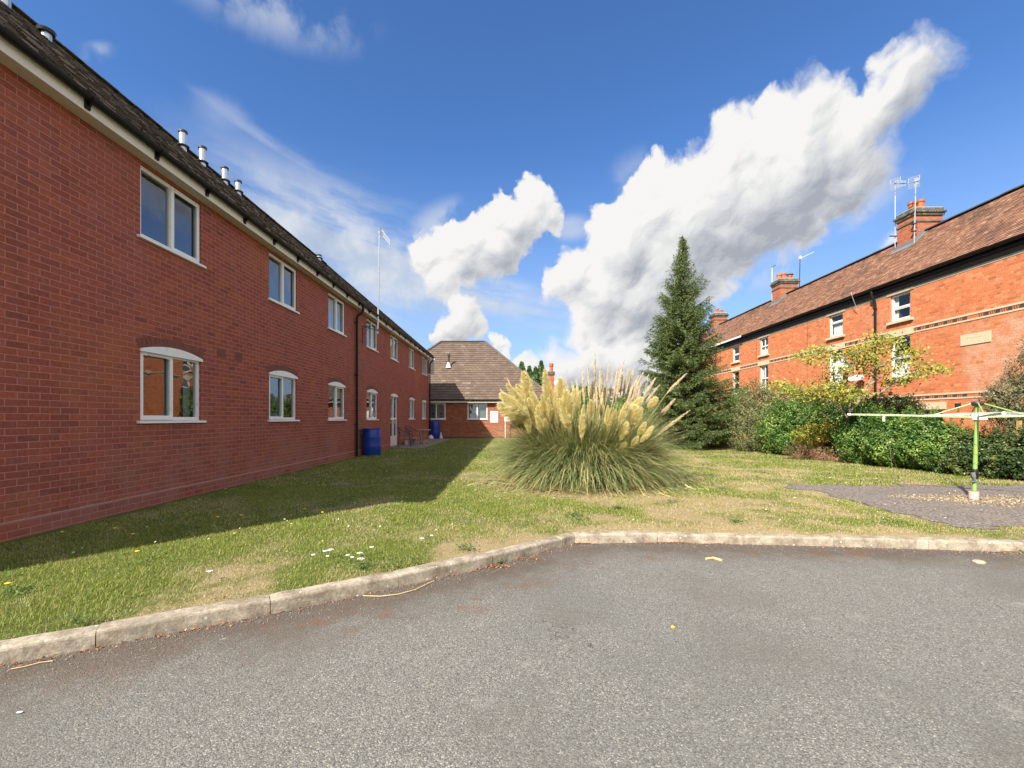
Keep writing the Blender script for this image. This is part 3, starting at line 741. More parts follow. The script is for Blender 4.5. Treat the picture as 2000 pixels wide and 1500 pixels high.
for i, (y0, y1, wc) in enumerate(houses):
    hs = thing('terraced_house', hl[i], 'house', ((RW+16.5)/2+.8, (y0+y1)/2, 0), 'houses of the brick terrace')
    HS.append(hs); wins = []
    if wc: wins = [(wc-.42, wc+.42)]
    hol = []
    for a, b in wins: hol += [(a, b, ZU0, ZU1), (a, b, ZM0, ZM1)]
    gw = None
    if i == 1: gw = (14.42, 15.25); hol.append((*gw, Z(-1.0), Z(.29)))
    if i in (2, 3): gw = (wc-.45, wc+.45); hol.append((*gw, Z(-1.0), Z(.29)))
    m = MB(); wall_panel(m, FR, y0, y1, -.3, TOP, hol, depth=.14)
    bX = RGX+(RGX-GE)-.25
    k = MB(); k.quad((bX, y0, -.3), (bX, y1, -.3), (bX, y1, TOP+.3), (bX, y0, TOP+.3)); k.build('rear_wall', 'orange_brick', hs)
    if i in (0, 6):
        ye = y0 if i == 0 else y1; m.add([(RW, ye, -.3), (bX, ye, -.3), (bX, ye, GZT-.02), (RGX, ye, RGZ-.05), (RW, ye, GZT-.02)], [(0, 1, 2, 3, 4)])
    m.build('wall', 'orange_brick', hs)
    # frieze under the gutter
    m = MB(); FR.box(m, y0, y1, -.05, .012, TOP, TOP+.085); m.build('frieze', 'grey_stone', hs)
    m = MB(); FR.box(m, y0, y1, -.05, .035, TOP+.086, TOP+.23); m.build('corbel_course', 'dark_brick_band', hs)
    m = MB(); FR.box(m, y0, y1, -.05, .09, TOP+.231, TOP+.33); m.build('fascia', 'black_plastic', hs)
    m = MB(); gutter(m, (13.395, y0, GZT-.01), (13.395, y1, GZT-.01), r=.075); m.build('gutter', 'black_plastic', hs, smooth=True)
    if i in (4, 5):
        m = MB(); m.box(13.30, 13.316, y0, min(y1, 40), GZT-.075, GZT+.02); m.build('gutter_trim', 'white_plastic', hs)
    gaps = []
    string_course(hs, y0, y1, Z(2.905), Z(3.125), gaps)
    if i < 4: string_course(hs, y0, y1, Z(.60), Z(.80), [])
    for k, (a, b) in enumerate(wins):
        m = MB(); FR.box(m, a-.13, b+.13, .002, .024, Z(2.89), Z(3.13)); m.build('lintel', 'pale_stone', hs)
        m = MB(); FR.box(m, a-.16, b+.12, .002, .026, ZU1, TOP+.19); m.build('lintel', 'grey_stone', hs)
        st = {1: 'plain', 2: 'top', 3: 'paned', 4: 'plain'}.get(i, 'plain')
        sash(FR, a, b, ZU0, ZU1, hs, st, {1: 'sides', 2: 'full', 3: 'net'}.get(i)); sash(FR, a, b, ZM0, ZM1, hs, st, {1: 'net', 2: 'full', 3: 'sides'}.get(i))
    if gw:
        m = MB(); FR.box(m, gw[0]-.12, gw[1]+.12, .002, .024, Z(.29), Z(.52)); m.build('lintel', 'pale_stone', hs)
        sash(FR, gw[0], gw[1], Z(-1.0), Z(.29), hs, 'plain', 'full')
    roof = roof_seg(hs, y0, y1)
    # thin cables down the wall
    if i in (2, 3, 4):
        m = MB(); yy = y1-1.2; m.tube([(RW-.012, yy, TOP-.02), (RW-.012, yy+.05, Z(2.9)), (RW-.03, yy+.02, Z(2.0)), (RW-.012, yy, Z(.2))], .006, 5); m.build('cable', 'dark_metal', hs)
chimney(HS[2], 15.34, 16.44, 17.44, 18.2, Z(8.05), [(.22, .45, .33, .13, ''), (.42, .3, .36, .12, ''), (.52, .68, .34, .12, '')], RGZ-1.1)
chimney(HS[4], 15.40, 16.44, 26.3, 27.1, Z(8.05), [(.18, .5, .34, .13, ''), (.42, .45, .38, .13, ''), (.78, .5, .28, .12, 'cap')], RGZ-1.1)
chimney(HS[6], 15.40, 16.40, 34.9, 35.7, Z(8.05), [(.36, .5, .38, .13, ''), (.72, .5, .3, .12, '')], RGZ-1.1)
for hs, x0, x1, y0 in ((HS[2], 15.34, 15.85, 17.44), (HS[4], 15.40, 15.85, 26.3), (HS[6], 15.4, 15.85, 34.9)):
    m = MB(); k = (RGZ-GZT)/(RGX-GE); zz = lambda x: GZT+k*(x-GE)
    m.add([(x0-.16, y0-.02, zz(x0-.16)+.03), (x1, y0-.02, zz(x1)+.03), (x1, y0-.02, zz(x1)+.16), (x0-.02, y0-.02, zz(x0)+.15)], [(0, 1, 2, 3)])
    m.add([(x0-.16, y0-.16, zz(x0-.16)+.03), (x1, y0-.16, zz(x1)+.03), (x1, y0-.02, zz(x1)+.035), (x0-.16, y0-.02, zz(x0-.16)+.035)], [(0, 1, 2, 3)])
    m.add([(x0-.02, y0-.1, zz(x0)+.02), (x0-.02, y0+.9, zz(x0)+.02), (x0-.02, y0+.9, zz(x0)+.14), (x0-.02, y0-.1, zz(x0)+.14), (x0-.22, y0-.1, zz(x0-.22)+.035), (x0-.22, y0+.9, zz(x0-.22)+.035)], [(0, 1, 2, 3), (4, 5, 1, 0)])
    m.build('lead_flashing', 'lead', hs)
pipe('downpipe', [(13.395, 17.03, GZT-.08), (13.395, 17.03, Z(4.62)), (13.50, 17.03, Z(4.38)), (13.53, 17.03, Z(4.25)), (13.53, 17.03, -.2)], .045, HS[1], coll=[Z(4.1), Z(2.4), Z(.9)])
m = MB(); m.tube([(13.31, 17.95, GZT+.12), (13.30, 17.90, GZT+.02), (13.36, 17.86, GZT-.25), (13.5, 17.86, Z(4.25))], .008, 6); m.build('cable', 'aluminium', HS[2])
# stone plaque, its inscription too worn to read
m = MB(); FR.box(m, 12.95, 13.83, .002, .022, Z(2.19), Z(2.51)); pl = m.build('plaque', 'pale_stone', HS[0])
HS[0]['label'] = 'orange brick terrace house nearest the right edge, a pale stone plaque on its blank wall'
HS[1]['label'] = 'orange brick terrace house with the black downpipe beside its upper window'
m = MB(); random.seed(3)
for k in range(17):
    u = 13.66-k*.036; z = Z(2.375); h = random.choice((.03, .045, .03)); d_ = random.uniform(-.012, .012)
    for _ in range(2):
        du = random.uniform(-.01, .01); m.quad(FR.p(u+du, .0235, z), FR.p(u+du+.006, .0235, z), FR.p(u+du+.006+d_, .0235, z+h), FR.p(u+du+d_, .0235, z+h))
m.build('worn_lettering', 'grey_stone', pl)
m = MB(); FR.box(m, 13.83, 14.02, -.002, .008, Z(.33), Z(.46)); m.build('vent_grille', 'dark_metal', HS[1])
m = MB(); m.box(13.05, 13.30, 16.35, 16.40, 4.4, 4.42); 

# aerials on the chimneys
ae = thing('tv_aerial', 'tall pole with two grid aerials strapped to the nearest chimney of the terrace', 'aerial', (15.3, 17.38, Z(6.4)))
m = MB(); m.tube([(15.28, 17.36, Z(6.55)), (15.34, 17.36, Z(9.0))], .022, 8); m.build('mast', 'steel', ae, smooth=True)
yagi(ae, (15.34, 17.36, Z(9.02)), (.55, .45, .28), 8, 1.15, .30, r=.009)
m = MB(); m.box(15.2, 15.36, 17.33, 17.42, Z(7.12), Z(7.16)); m.box(15.22, 15.38, 17.33, 17.44, Z(7.4), Z(7.44)); m.build('bracket', 'dark_metal', ae)
ae = thing('tv_aerial', 'faint thin pole with a grid aerial rising left of the nearest terrace chimney', 'aerial', (15.4, 18.35, Z(6.6)))
m = MB(); m.tube([(15.36, 18.32, Z(6.6)), (15.36, 18.32, Z(9.35))], .014, 8); m.build('mast', 'aluminium', ae, smooth=True)
yagi(ae, (15.50, 18.32, Z(9.45)), (.6, .4, .22), 8, 1.3, .32, r=.010)
m = MB(); m.box(15.1, 15.45, 18.25, 18.3, Z(7.3), Z(7.33)); m.build('bracket', 'dark_metal', ae)
ae = thing('tv_aerial', 'short pale pole at the left of the middle terrace chimney', 'aerial', (15.35, 27.2, Z(7)))
m = MB(); m.tube([(15.45, 27.2, Z(7.0)), (15.45, 27.2, Z(9.05))], .022, 8); m.build('mast', 'aluminium', ae, smooth=True); m = MB(); m.tube([(15.40, 27.2, Z(9.02)), (15.62, 27.1, Z(9.12))], .018, 6); m.build('boom', 'dark_metal', ae)
ae = thing('tv_aerial', 'dark pole with a slanting boom right of the middle terrace chimney', 'aerial', (16.5, 26.3, Z(7)))
m = MB(); m.tube([(16.50, 26.3, Z(6.9)), (16.56, 26.3, Z(9.35))], .024, 8); m.build('mast', 'dark_metal', ae, smooth=True); m = MB(); m.tube([(16.5, 26.3, Z(9.2)), (17.25, 26.1, Z(9.55))], .016, 6); m.box(16.5, 16.62, 26.25, 26.35, Z(9.18), Z(9.38)); m.build('boom', 'aluminium', ae)
# satellite dishes
def dish(c, d, r_, mat, label, arm=True):
    c = Vector(c); d = Vector(d).normalized(); t = thing('satellite_dish', label, 'satellite dish', c)
    a = d.cross(Vector((0, 0, 1))).normalized(); b = a.cross(d)
    m = MB(); vs = []; n = 20
    for k, (rr, dep) in enumerate(((0.0, -.09), (.35, -.078), (.7, -.045), (1, 0))):
        for i in range(n): vs.append(c+(a*math.cos(2*math.pi*i/n)+b*1.08*math.sin(2*math.pi*i/n))*rr*r_+d*dep*r_/.28)
    m.add(vs, [(k*n+i, k*n+(i+1) % n, (k+1)*n+(i+1) % n, (k+1)*n+i) for k in range(3) for i in range(n)]); m.build('reflector', mat, t, smooth=True)
    m = MB(); m.tube([c-b*r_*.9, c+d*r_*1.2-b*r_*.35], .012, 6); m.tube([c+d*r_*1.2-b*r_*.35, c+d*r_*1.0-b*r_*.25], .03, 8); m.build('feed_arm', 'aluminium', t)
    m = MB(); m.tube([c-d*.08, c-d*.08+Vector((RW-.02-c.x+d.x*.08, 0, -.1))], .018, 6); m.build('wall_mount', 'dark_metal', t)
dish(at(1639, 713, 18.2), (-.75, -.55, .35), .27, 'grey_dish', 'white round dish on the brick wall just under a middle window, behind yellow leaves')
dish(at(1668, 738, 17.6), (-.35, -.3, .88), .26, 'grey_dish', 'grey upturned dish on the brick wall right of the white round one')

# ================================================================== cottage and chimney far behind
cot = thing('brick_house', 'small far brick house with one tall chimney, mostly hidden behind the pampas plumes', 'house', (6.8, 43, 0))
m = MB(); m.box(3.2, 10.2, 40, 46, -.2, 2.5); m.add([(3.2, 40, 2.5), (3.2, 46, 2.5), (3.2, 43, 4.1), (10.2, 40, 2.5), (10.2, 46, 2.5), (10.2, 43, 4.1)], [(0, 1, 2), (3, 5, 4)]); m.build('wall', 'chimney_brick', cot)
m = MB(); slope(m, (3.05, 39.8, 2.45), (10.35, 39.8, 2.45), (10.35, 43, 4.25), (3.05, 43, 4.25), 14, .3); slope(m, (10.35, 46.2, 2.45), (3.05, 46.2, 2.45), (3.05, 43, 4.25), (10.35, 43, 4.25), 14, .3); ro = m.build('roof', 'brown_tile', cot)
m = MB(); m.box(3.22, 3.72, 41.6, 42.2, 2.5, Z(3.98)); ch = m.build('chimney', 'chimney_brick', cot)
m = MB(); m.box(3.15, 3.79, 41.53, 42.27, Z(3.98), Z(4.28)); m.build('corbel', 'blue_brick', ch)
m = MB(); m.lathe((3.47, 41.9, Z(4.28)), [(.18, 0), (.16, .1), (.15, .45), (.2, .5), (.2, .75), (.15, .78), (.001, .7)], 14); m.build('chimney_pot', 'clay_pot', ch, smooth=True)
for (a, b) in ((4.6, 5.6), (7.6, 8.6)):
    m = MB(); m.box(a, b, 39.95, 39.99, 1.1, 2.2); wq = m.build('window', 'white_plastic', cot); m = MB(); m.box(a+.08, b-.08, 39.93, 39.945, 1.18, 2.12); m.build('pane', 'glass', wq)
t = thing('satellite_dish', 'pale dish on the far single chimney behind the pampas plumes', 'satellite dish', (3.9, 41.4, Z(3.3)))
m = MB(); n = 16; m.add([(3.96+.3*math.cos(2*math.pi*i/n), 41.4+.05*math.sin(2*math.pi*i/n), Z(3.25)+.3*math.sin(2*math.pi*i/n)) for i in range(n)]+[(3.96, 41.5, Z(3.25))], [(i, (i+1) % n, n) for i in range(n)]); m.build('reflector', 'grey_dish', t, smooth=True)
m = MB(); m.tube([(3.96, 41.5, Z(3.25)), (3.7, 41.6, Z(3.15))], .03, 6); m.build('wall_mount', 'dark_metal', t)
# ================================================================== ground
KP = [(-9., -1.2), (-7., .1), (-5., 1.24), (-2.82, 2.50), (-1.79, 3.10), (-1.16, 3.5), (-.3, 4.12), (.66, 4.93), (1.45, 4.99), (3.0, 4.86), (4.66, 4.68), (5.17, 4.61), (9., 4.22), (16., 3.5)]
KX = np.array([p[0] for p in KP]); KY = np.array([p[1] for p in KP])
def kerb_y(x): return np.interp(x, KX, KY)
def kerb_dist(x, y):
    d = np.full(np.shape(x), 1e9)
    for (ax, ay), (bx_, by_) in zip(KP, KP[1:]):
        L2 = (bx_-ax)**2+(by_-ay)**2; t = np.clip(((x-ax)*(bx_-ax)+(y-ay)*(by_-ay))/L2, 0, 1)
        d = np.minimum(d, np.hypot(x-ax-t*(bx_-ax), y-ay-t*(by_-ay)))
    return d
_lat = RNG.random((6, 256, 256))
def vnoise(x, y, s, k=0):
    x = np.asarray(x)/s+37.3*k+100; y = np.asarray(y)/s+11.7*k+100
    xi = np.floor(x).astype(int); yi = np.floor(y).astype(int); fx = x-xi; fy = y-yi
    fx = fx*fx*(3-2*fx); fy = fy*fy*(3-2*fy); L = _lat[k % 6]; g = lambda a, b: L[a % 256, b % 256]
    return (g(xi, yi)*(1-fx)+g(xi+1, yi)*fx)*(1-fy)+(g(xi, yi+1)*(1-fx)+g(xi+1, yi+1)*fx)*fy
def fbm(x, y, s, k=0): return .55*vnoise(x, y, s, k)+.28*vnoise(x, y, s/2.1, k+1)+.17*vnoise(x, y, s/4.3, k+2)
def dryness(x, y):
    d = .30+(fbm(x, y, 1.1, 0)-.5)*1.15+(fbm(x, y, .35, 2)-.5)*1.3
    d = d+.50*np.exp(-kerb_dist(x, y)/.28)
    d = d+.13*np.clip((x+1.6)/1.8, 0, 1)*np.clip((13-y)/6, 0, 1)+.06*np.clip((x-1)/3, 0, 1)
    d = d-.22*np.clip((-x-.6)/1.0, 0, 1)
    d = d+.5*np.exp(-(((x-1.42)/1.9)**2+((y-9)/1.9)**2)**2)
    return np.clip(d, 0, 1)
def lawn_z(x, y): return GZ-.005+.018*(fbm(x, y, 1.1, 3)-.5)-.045*np.exp(-np.clip(kerb_dist(np.asarray(x), np.asarray(y))-.11, 0, 9)/.11)
def patio_inside(x, y):
    j = (fbm(x, y, .5, 4)-.5)*.6+(fbm(x, y, .16, 1)-.5)*.35
    return (x+j > 5.02) & (x < 12.5) & (y+j*.8 > 4.95+.25*np.clip((8-x)/3, -1, 1)) & (y+j < 8.55-.0*x)

def sheet(name, xs, yf, ny, ymax, zf, mat, attr=None, power=2.2, back=0.):
    V = []; 
    for x in xs:
        y0 = yf(x)
        for j in range(ny+1):
            V.append((x, y0+(ymax-y0)*(j/ny)**power))
    V = np.array(V); zz = zf(V[:, 0], V[:, 1]); A = attr(V[:, 0], V[:, 1]) if attr else None
    V3 = np.column_stack([V, zz]); n = len(xs); i = np.arange(n-1)[:, None]*(ny+1)+np.arange(ny)[None, :]
    Q = np.stack([i, i+ny+1, i+ny+2, i+1], -1).reshape(-1, 4)
    return tag(bulk(name, V3, Q, mat, rnd=A, smooth=True), kind='structure')

def groundmats():
    m, t, p, o = newmat('lawn_soil')
    a = t.n('ShaderNodeAttribute', attribute_name='rnd').outputs['Fac']
    pos = t.n('ShaderNodeNewGeometry').outputs['Position']
    n1 = t.noise(pos, 35., 5, .7); n2 = t.noise(pos, 9., 5, .65)
    k = t.math('ADD', a, t.math('MULTIPLY', t.math('SUBTRACT', n2, .5), .9), clamp=True)
    g = t.mix(n1, (.07, .095, .022), (.15, .17, .05)); s = t.mix(n1, (.19, .14, .075), (.42, .33, .19))
    c = t.mix(t.step(k, .25, .8), g, s)
    c = t.mix(t.step(t.noise(pos, 4.5, 5, .7), .64, .76), c, (.10, .065, .04))
    setp(t, p, Base_Color=c, Roughness=.95); p.inputs['Specular IOR Level'].default_value = .1
    bump(t, p, t.math('ADD', n1, n2), .9, .02)
    m, t, p, o = newmat('tarmac')
    a = t.n('ShaderNodeAttribute', attribute_name='rnd').outputs['Fac']
    pos = t.n('ShaderNodeNewGeometry').outputs['Position']
    v = t.n('ShaderNodeTexVoronoi', {'Vector': pos, 'Scale': 150., 'Randomness': 1.}); v2 = t.n('ShaderNodeTexVoronoi', {'Vector': pos, 'Scale': 290.})
    cr = t.xyz(v.outputs['Color'])[0]; cr2 = t.xyz(v2.outputs['Color'])[1]
    c = t.ramp(cr, [(0, (.080, .077, .070)), (.3, (.145, .141, .128)), (.65, (.205, .199, .178)), (.92, (.29, .277, .243)), (1, (.56, .525, .45))])
    c = t.mix(.4, c, t.ramp(cr2, [(0, (.07, .068, .064)), (.6, (.17, .165, .152)), (1, (.32, .31, .28))]))
    gap = t.step(v.outputs['Distance'], .55, .85)
    c = t.mix(t.math('MULTIPLY', gap, .55), c, (.04, .038, .035))
    c = t.mix(t.math('MULTIPLY', t.step(t.noise(pos, .42, 4, .6), .46, .60), .35), c, (.115, .115, .105))
    wv = t.n('ShaderNodeTexNoise', {'Vector': pos, 'Scale': 1.1, 'Detail': 6., 'Roughness': .6}).outputs[0]
    crk = t.math('MULTIPLY', t.step(t.math('ABSOLUTE', t.math('SUBTRACT', wv, .5)), .0035, .0008), t.step(t.noise(pos, .5, 2), .56, .62))
    c = t.mix(t.math('MULTIPLY', crk, .7), c, (.03, .028, .025))
    n1 = t.noise(pos, .9, 6, .62); n2 = t.noise(pos, 3.1, 6, .7)
    c = t.mix(t.math('MULTIPLY', t.step(n1, .48, .66), .42), c, (.130, .116, .098))
    c = t.mix(t.math('MULTIPLY', t.step(n2, .58, .72), .42), c, (.32, .305, .27))
    kk = t.math('MULTIPLY', a, t.math('ADD', .35, t.math('MULTIPLY', n2, 1.3)))
    c = t.mix(t.math('MULTIPLY', t.step(kk, .30, .85), .75), c, (.085, .058, .040))
    rust = t.math('MULTIPLY', t.step(t.noise(pos, 2.1, 6, .7), .53, .66), t.step(a, .16, .55))
    c = t.mix(t.math('MULTIPLY', rust, .6), c, (.15, .075, .038))
    wh = t.step(t.noise(pos, 7., 3, .5), .74, .78); c = t.mix(t.math('MULTIPLY', wh, .45), c, (.42, .41, .36))
    setp(t, p, Base_Color=c, Roughness=.85); p.inputs['Specular IOR Level'].default_value = .3
    h = t.math('ADD', t.math('MULTIPLY', t.math('SUBTRACT', 1., v.outputs['Distance']), .9), t.math('MULTIPLY', t.noise(pos, 300., 2), .4))
    bump(t, p, h, .8, .0035)
    m, t, p, o = newmat('old_asphalt')
    pos = t.n('ShaderNodeNewGeometry').outputs['Position']
    v = t.n('ShaderNodeTexVoronoi', {'Vector': pos, 'Scale': 60.}); cr = t.xyz(v.outputs['Color'])[0]
    c = t.ramp(cr, [(0, (.09, .072, .064)), (.6, (.165, .138, .122)), (1, (.32, .27, .23))])
    c = t.mix(t.math('MULTIPLY', t.step(t.noise(pos, 2.4, 6, .7), .52, .68), .8), c, (.20, .165, .12))
    c = t.mix(t.math('MULTIPLY', t.step(t.noise(pos, 9., 6, .7), .60, .70), .9), c, (.36, .29, .20))
    setp(t, p, Base_Color=c, Roughness=.9); bump(t, p, t.math('ADD', v.outputs['Distance'], t.noise(pos, 12., 5)), .8, .01)
    m, t, p, o = newmat('kerb_concrete')
    pos = t.n('ShaderNodeNewGeometry').outputs['Position']
    n1 = t.noise(pos, 6., 6, .7); n2 = t.noise(pos, 55., 4, .7)
    c = t.mix(t.step(n1, .3, .7), (.21, .165, .115), (.46, .40, .31)); c = t.mix(1., c, t.ramp(n2, [(.3, (.7,)*3), (.7, (1.2,)*3)]), 'MULTIPLY')
    c = t.mix(t.math('MULTIPLY', t.step(t.noise(pos, 13., 5, .7), .54, .66), .6), c, (.15, .125, .09))
    c = t.mix(t.math('MULTIPLY', t.step(t.noise(pos, 2.3, 6, .75), .54, .66), .4), c, (.20, .18, .14))
    vo = t.n('ShaderNodeTexVoronoi', {'Vector': pos, 'Scale': 17.})
    sp = t.math('MULTIPLY', t.math('SUBTRACT', 1., t.step(t.math('ADD', vo.outputs['Distance'], t.math('MULTIPLY', n2, .25)), .24, .30)), t.step(t.xyz(vo.outputs['Color'])[0], .56, .6))
    c = t.mix(t.math('MULTIPLY', sp, .85), c, (.68, .65, .56))
    setp(t, p, Base_Color=c, Roughness=.92); bump(t, p, t.math('ADD', n2, n1), .8, .004)
    simple('far_ground', (.10, .12, .05), .95, var=.3, scale=.3)
groundmats()

mb = MB(); mb.quad((-300, -300, -.32), (300, -300, -.32), (300, 600, -.32), (-300, 600, -.32)); o = mb.build('ground', 'far_ground', None, origin=(0, 0, -.32)); tag(o, kind='structure')
xs = np.concatenate([np.arange(-9, 9, .12), np.arange(9, 16.01, .5)])
V = []; 
ny = 60
for x in xs:
    yk = float(kerb_y(x))+.06
    for j in range(ny+1): V.append((x, yk-(yk+12)*(j/ny)**1.8))
V = np.array(V); zz = .006*(fbm(V[:, 0], V[:, 1], 1.7, 1)-.5)
n = len(xs); i = np.arange(n-1)[:, None]*(ny+1)+np.arange(ny)[None, :]
tag(bulk('car_park', np.column_stack([V, zz]), np.stack([i, i+1, i+ny+2, i+ny+1], -1).reshape(-1, 4), 'tarmac', rnd=np.exp(-kerb_dist(V[:, 0], V[:, 1])/.75), smooth=True), kind='structure')
xs = np.concatenate([np.arange(-14, -5.2, .8), np.arange(-5.2, 9, .1), np.arange(9, 24, .8)])
sheet('lawn', xs, lambda x: float(kerb_y(x))+.10, 90, 60, lawn_z, 'lawn_soil', dryness)
# tarmac pad under the clothes dryer
gx = np.arange(4.5, 12.6, .07); gy = np.arange(4.4, 9.1, .07); X, Y = np.meshgrid(gx, gy, indexing='ij'); ins = patio_inside(X, Y)
nx, ny = X.shape; idx = np.arange(nx*ny).reshape(nx, ny); k = ins[:-1, :-1] & ins[1:, 1:] & ins[:-1, 1:] & ins[1:, :-1]
Q = np.stack([idx[:-1, :-1][k], idx[1:, :-1][k], idx[1:, 1:][k], idx[:-1, 1:][k]], -1)
tag(bulk('drying_area', np.column_stack([X.ravel(), Y.ravel(), lawn_z(X.ravel(), Y.ravel())+.006]), Q, 'old_asphalt', smooth=True), kind='structure')
# slabs by the patio door
mb = MB()
for r_ in range(3):
    for c_ in range(17): mb.box(-5.1+r_*.46, -4.65+r_*.46, 18.9+c_*.5, 19.39+c_*.5, GZ-.03, GZ+.012+random.uniform(0, .006))
tag(mb.build('path', 'slab', None), kind='structure')

# kerb stones
def polyline(pts, step):
    out = []; acc = 0
    P = [Vector((a, b, 0)) for a, b in pts]; L = sum((q-p).length for p, q in zip(P, P[1:])); n = int(L/step)
    def pos(s):
        for p, q in zip(P, P[1:]):
            l = (q-p).length
            if s <= l: return p+(q-p)*(s/l)
            s -= l
        return P[-1]
    return pos, L
mb = MB()
for pts in (KP[:8], KP[7:]):
    pos, L = polyline(pts, .915); s = 0.
    if pts is not KP and pts[0] == KP[0]: s = L-int(L/.915)*.915-.2-.915*0
    else: s = 0
    st = max(s, 0); cuts = [0]+[st+.915*i for i in range(int((L-st)/.915)+1)]+[L]
    for s0, s1 in zip(cuts, cuts[1:]):
        if s1-s0 < .05: continue
        m_ = 12; dz = random.uniform(-.004, .005); dn = random.uniform(-.004, .004); rows = []
        for i in range(m_+1):
            s_ = s0+.0025+(s1-s0-.005)*i/m_; p = pos(s_); d = (pos(min(s_+.05, L))-pos(max(s_-.05, 0))).normalized(); nrm = Vector((-d.y, d.x, 0))
            w1 = random.uniform(-.0025, .0025); w2 = random.uniform(-.0025, .0025); e_ = .006 if i in (0, m_) else 0
            prof = [(0+dn, -.05), (0+dn+w1*.4, .02), (.002+dn+w1, .078+w2+dz-e_), (.006+dn+w1, .089+dz+w2-e_), (.016+dn, .0965+dz+w2-e_), (.075, .099+dz+w1-e_), (.122, .097+dz+w2-e_), (.128, .06)]
            rows.append([p+nrm*a+Vector((0, 0, b)) for a, b in prof])
        nP = len(rows[0]); vs = [v for r_ in rows for v in r_]
        mb.add(vs, [(i*nP+k, (i+1)*nP+k, (i+1)*nP+k+1, i*nP+k+1) for i in range(m_) for k in range(nP-1)]+[tuple(range(nP)), tuple(m_*nP+k for k in range(nP-1, -1, -1))])
kb = mb.build('kerb', 'kerb_concrete', None, smooth=False, origin=(0, 4, 0)); tag(kb, kind='structure')

# ================================================================== grass
leafmat('grass_blade', [(0, (.12, .17, .025)), (.25, (.25, .30, .05)), (.48, (.43, .44, .11)), (.52, (.42, .36, .15)), (.75, (.50, .41, .22)), (1, (.64, .53, .33))], trans=.3, rough=.5, spec=.25)
def blades(N, xa, xb, ya, yb, h, w, seg2=True, cond=None):
    x = RNG.uniform(xa, xb, N); y = RNG.uniform(ya, yb, N)
    ok = (kerb_dist(x, y) > .118) & (y > kerb_y(x)) & ~patio_inside(x, y) & (x > LW+.05+.25*vnoise(x, y, .4, 2)*1) & (x < 12)
    ok &= ~((x > -5.1) & (x < -3.75) & (y > 18.9))
    ok &= ~((x > -5.15) & (y > 27.9)) 
    dr = dryness(x, y); bare = fbm(x, y, .5, 5)+.22*np.exp(-kerb_dist(x, y)/.16)
    ok &= RNG.random(N) < np.clip(1.25-dr*.75-(bare > .62)*.45, .15, 1)
    if cond is not None: ok &= cond(x, y)
    x, y, dr = x[ok], y[ok], dr[ok]; n = len(x)
    tuft = .6+.9*np.clip(fbm(x, y, .3, 1)-.15, 0, 1)
    hh = h*tuft*RNG.uniform(.45, 1.15, n)*(1-.35*dr); a = RNG.uniform(0, 2*np.pi, n); lean = RNG.uniform(.1, 1.5, n); ww = w*RNG.uniform(.7, 1.2, n)
    st = RNG.random(n) < dr*.85+.05; rnd = np.where(st, .52+.48*RNG.random(n), .48*RNG.random(n))
    b = a+RNG.uniform(1.0, 2.1, n); ca, sa, cb, sb = np.cos(a), np.sin(a), np.cos(b), np.sin(b); z = lawn_z(x, y)-.004
    def pt(t, wf, s):
        off = hh*lean*t*t*.8; return np.column_stack([x+ca*off+s*cb*ww*wf, y+sa*off+s*sb*ww*wf, z+hh*t*(1-.25*lean*t*.6)])
    if seg2:
        V = np.stack([pt(0, .5, -1), pt(0, .5, 1), pt(.55, .4, -1), pt(.55, .4, 1), pt(1, .05, -1), pt(1, .05, 1)], 1).reshape(-1, 3); k = np.arange(n)[:, None]*6
        Q = np.concatenate([k+np.array([0, 1, 3, 2]), k+np.array([2, 3, 5, 4])]); return V, Q, np.repeat(rnd, 6)
    V = np.stack([pt(0, .5, -1), pt(0, .5, 1), pt(1, .15, 1), pt(1, .15, -1)], 1).reshape(-1, 3); k = np.arange(n)[:, None]*4
    return V, k+np.array([0, 1, 2, 3]), np.repeat(rnd, 4)
def join(parts):
    Vs, Qs, Rs = [], [], []; b = 0
    for V, Q, r_ in parts: Vs.append(V); Qs.append(Q+b); Rs.append(r_); b += len(V)
    return np.concatenate(Vs), np.concatenate(Qs), np.concatenate(Rs)
view = lambda x, y: np.abs(x) < y*1.16+.5
P = [blades(330000, -5.2, 2.5, 1.2, 5.2, .034, .0032, True, view), blades(300000, -5.2, 6.5, 5.0, 8.5, .036, .0048, True, view), blades(190000, -5.2, 12, 8.3, 14, .045, .009, False, view), blades(120000, -5.2, 12, 14, 28, .05, .016, False)]
P.append(blades(45000, 2.2, 10, 4.3, 5.2, .036, .0036, True, view))
# longer fringe at the pad edge and along the walls
V, Q, r_ = join(P); tag(bulk('grass', V, Q, 'grass_blade', rnd=r_), kind='stuff', label='short patchy lawn grass, greener in the shade and straw coloured by the kerb')

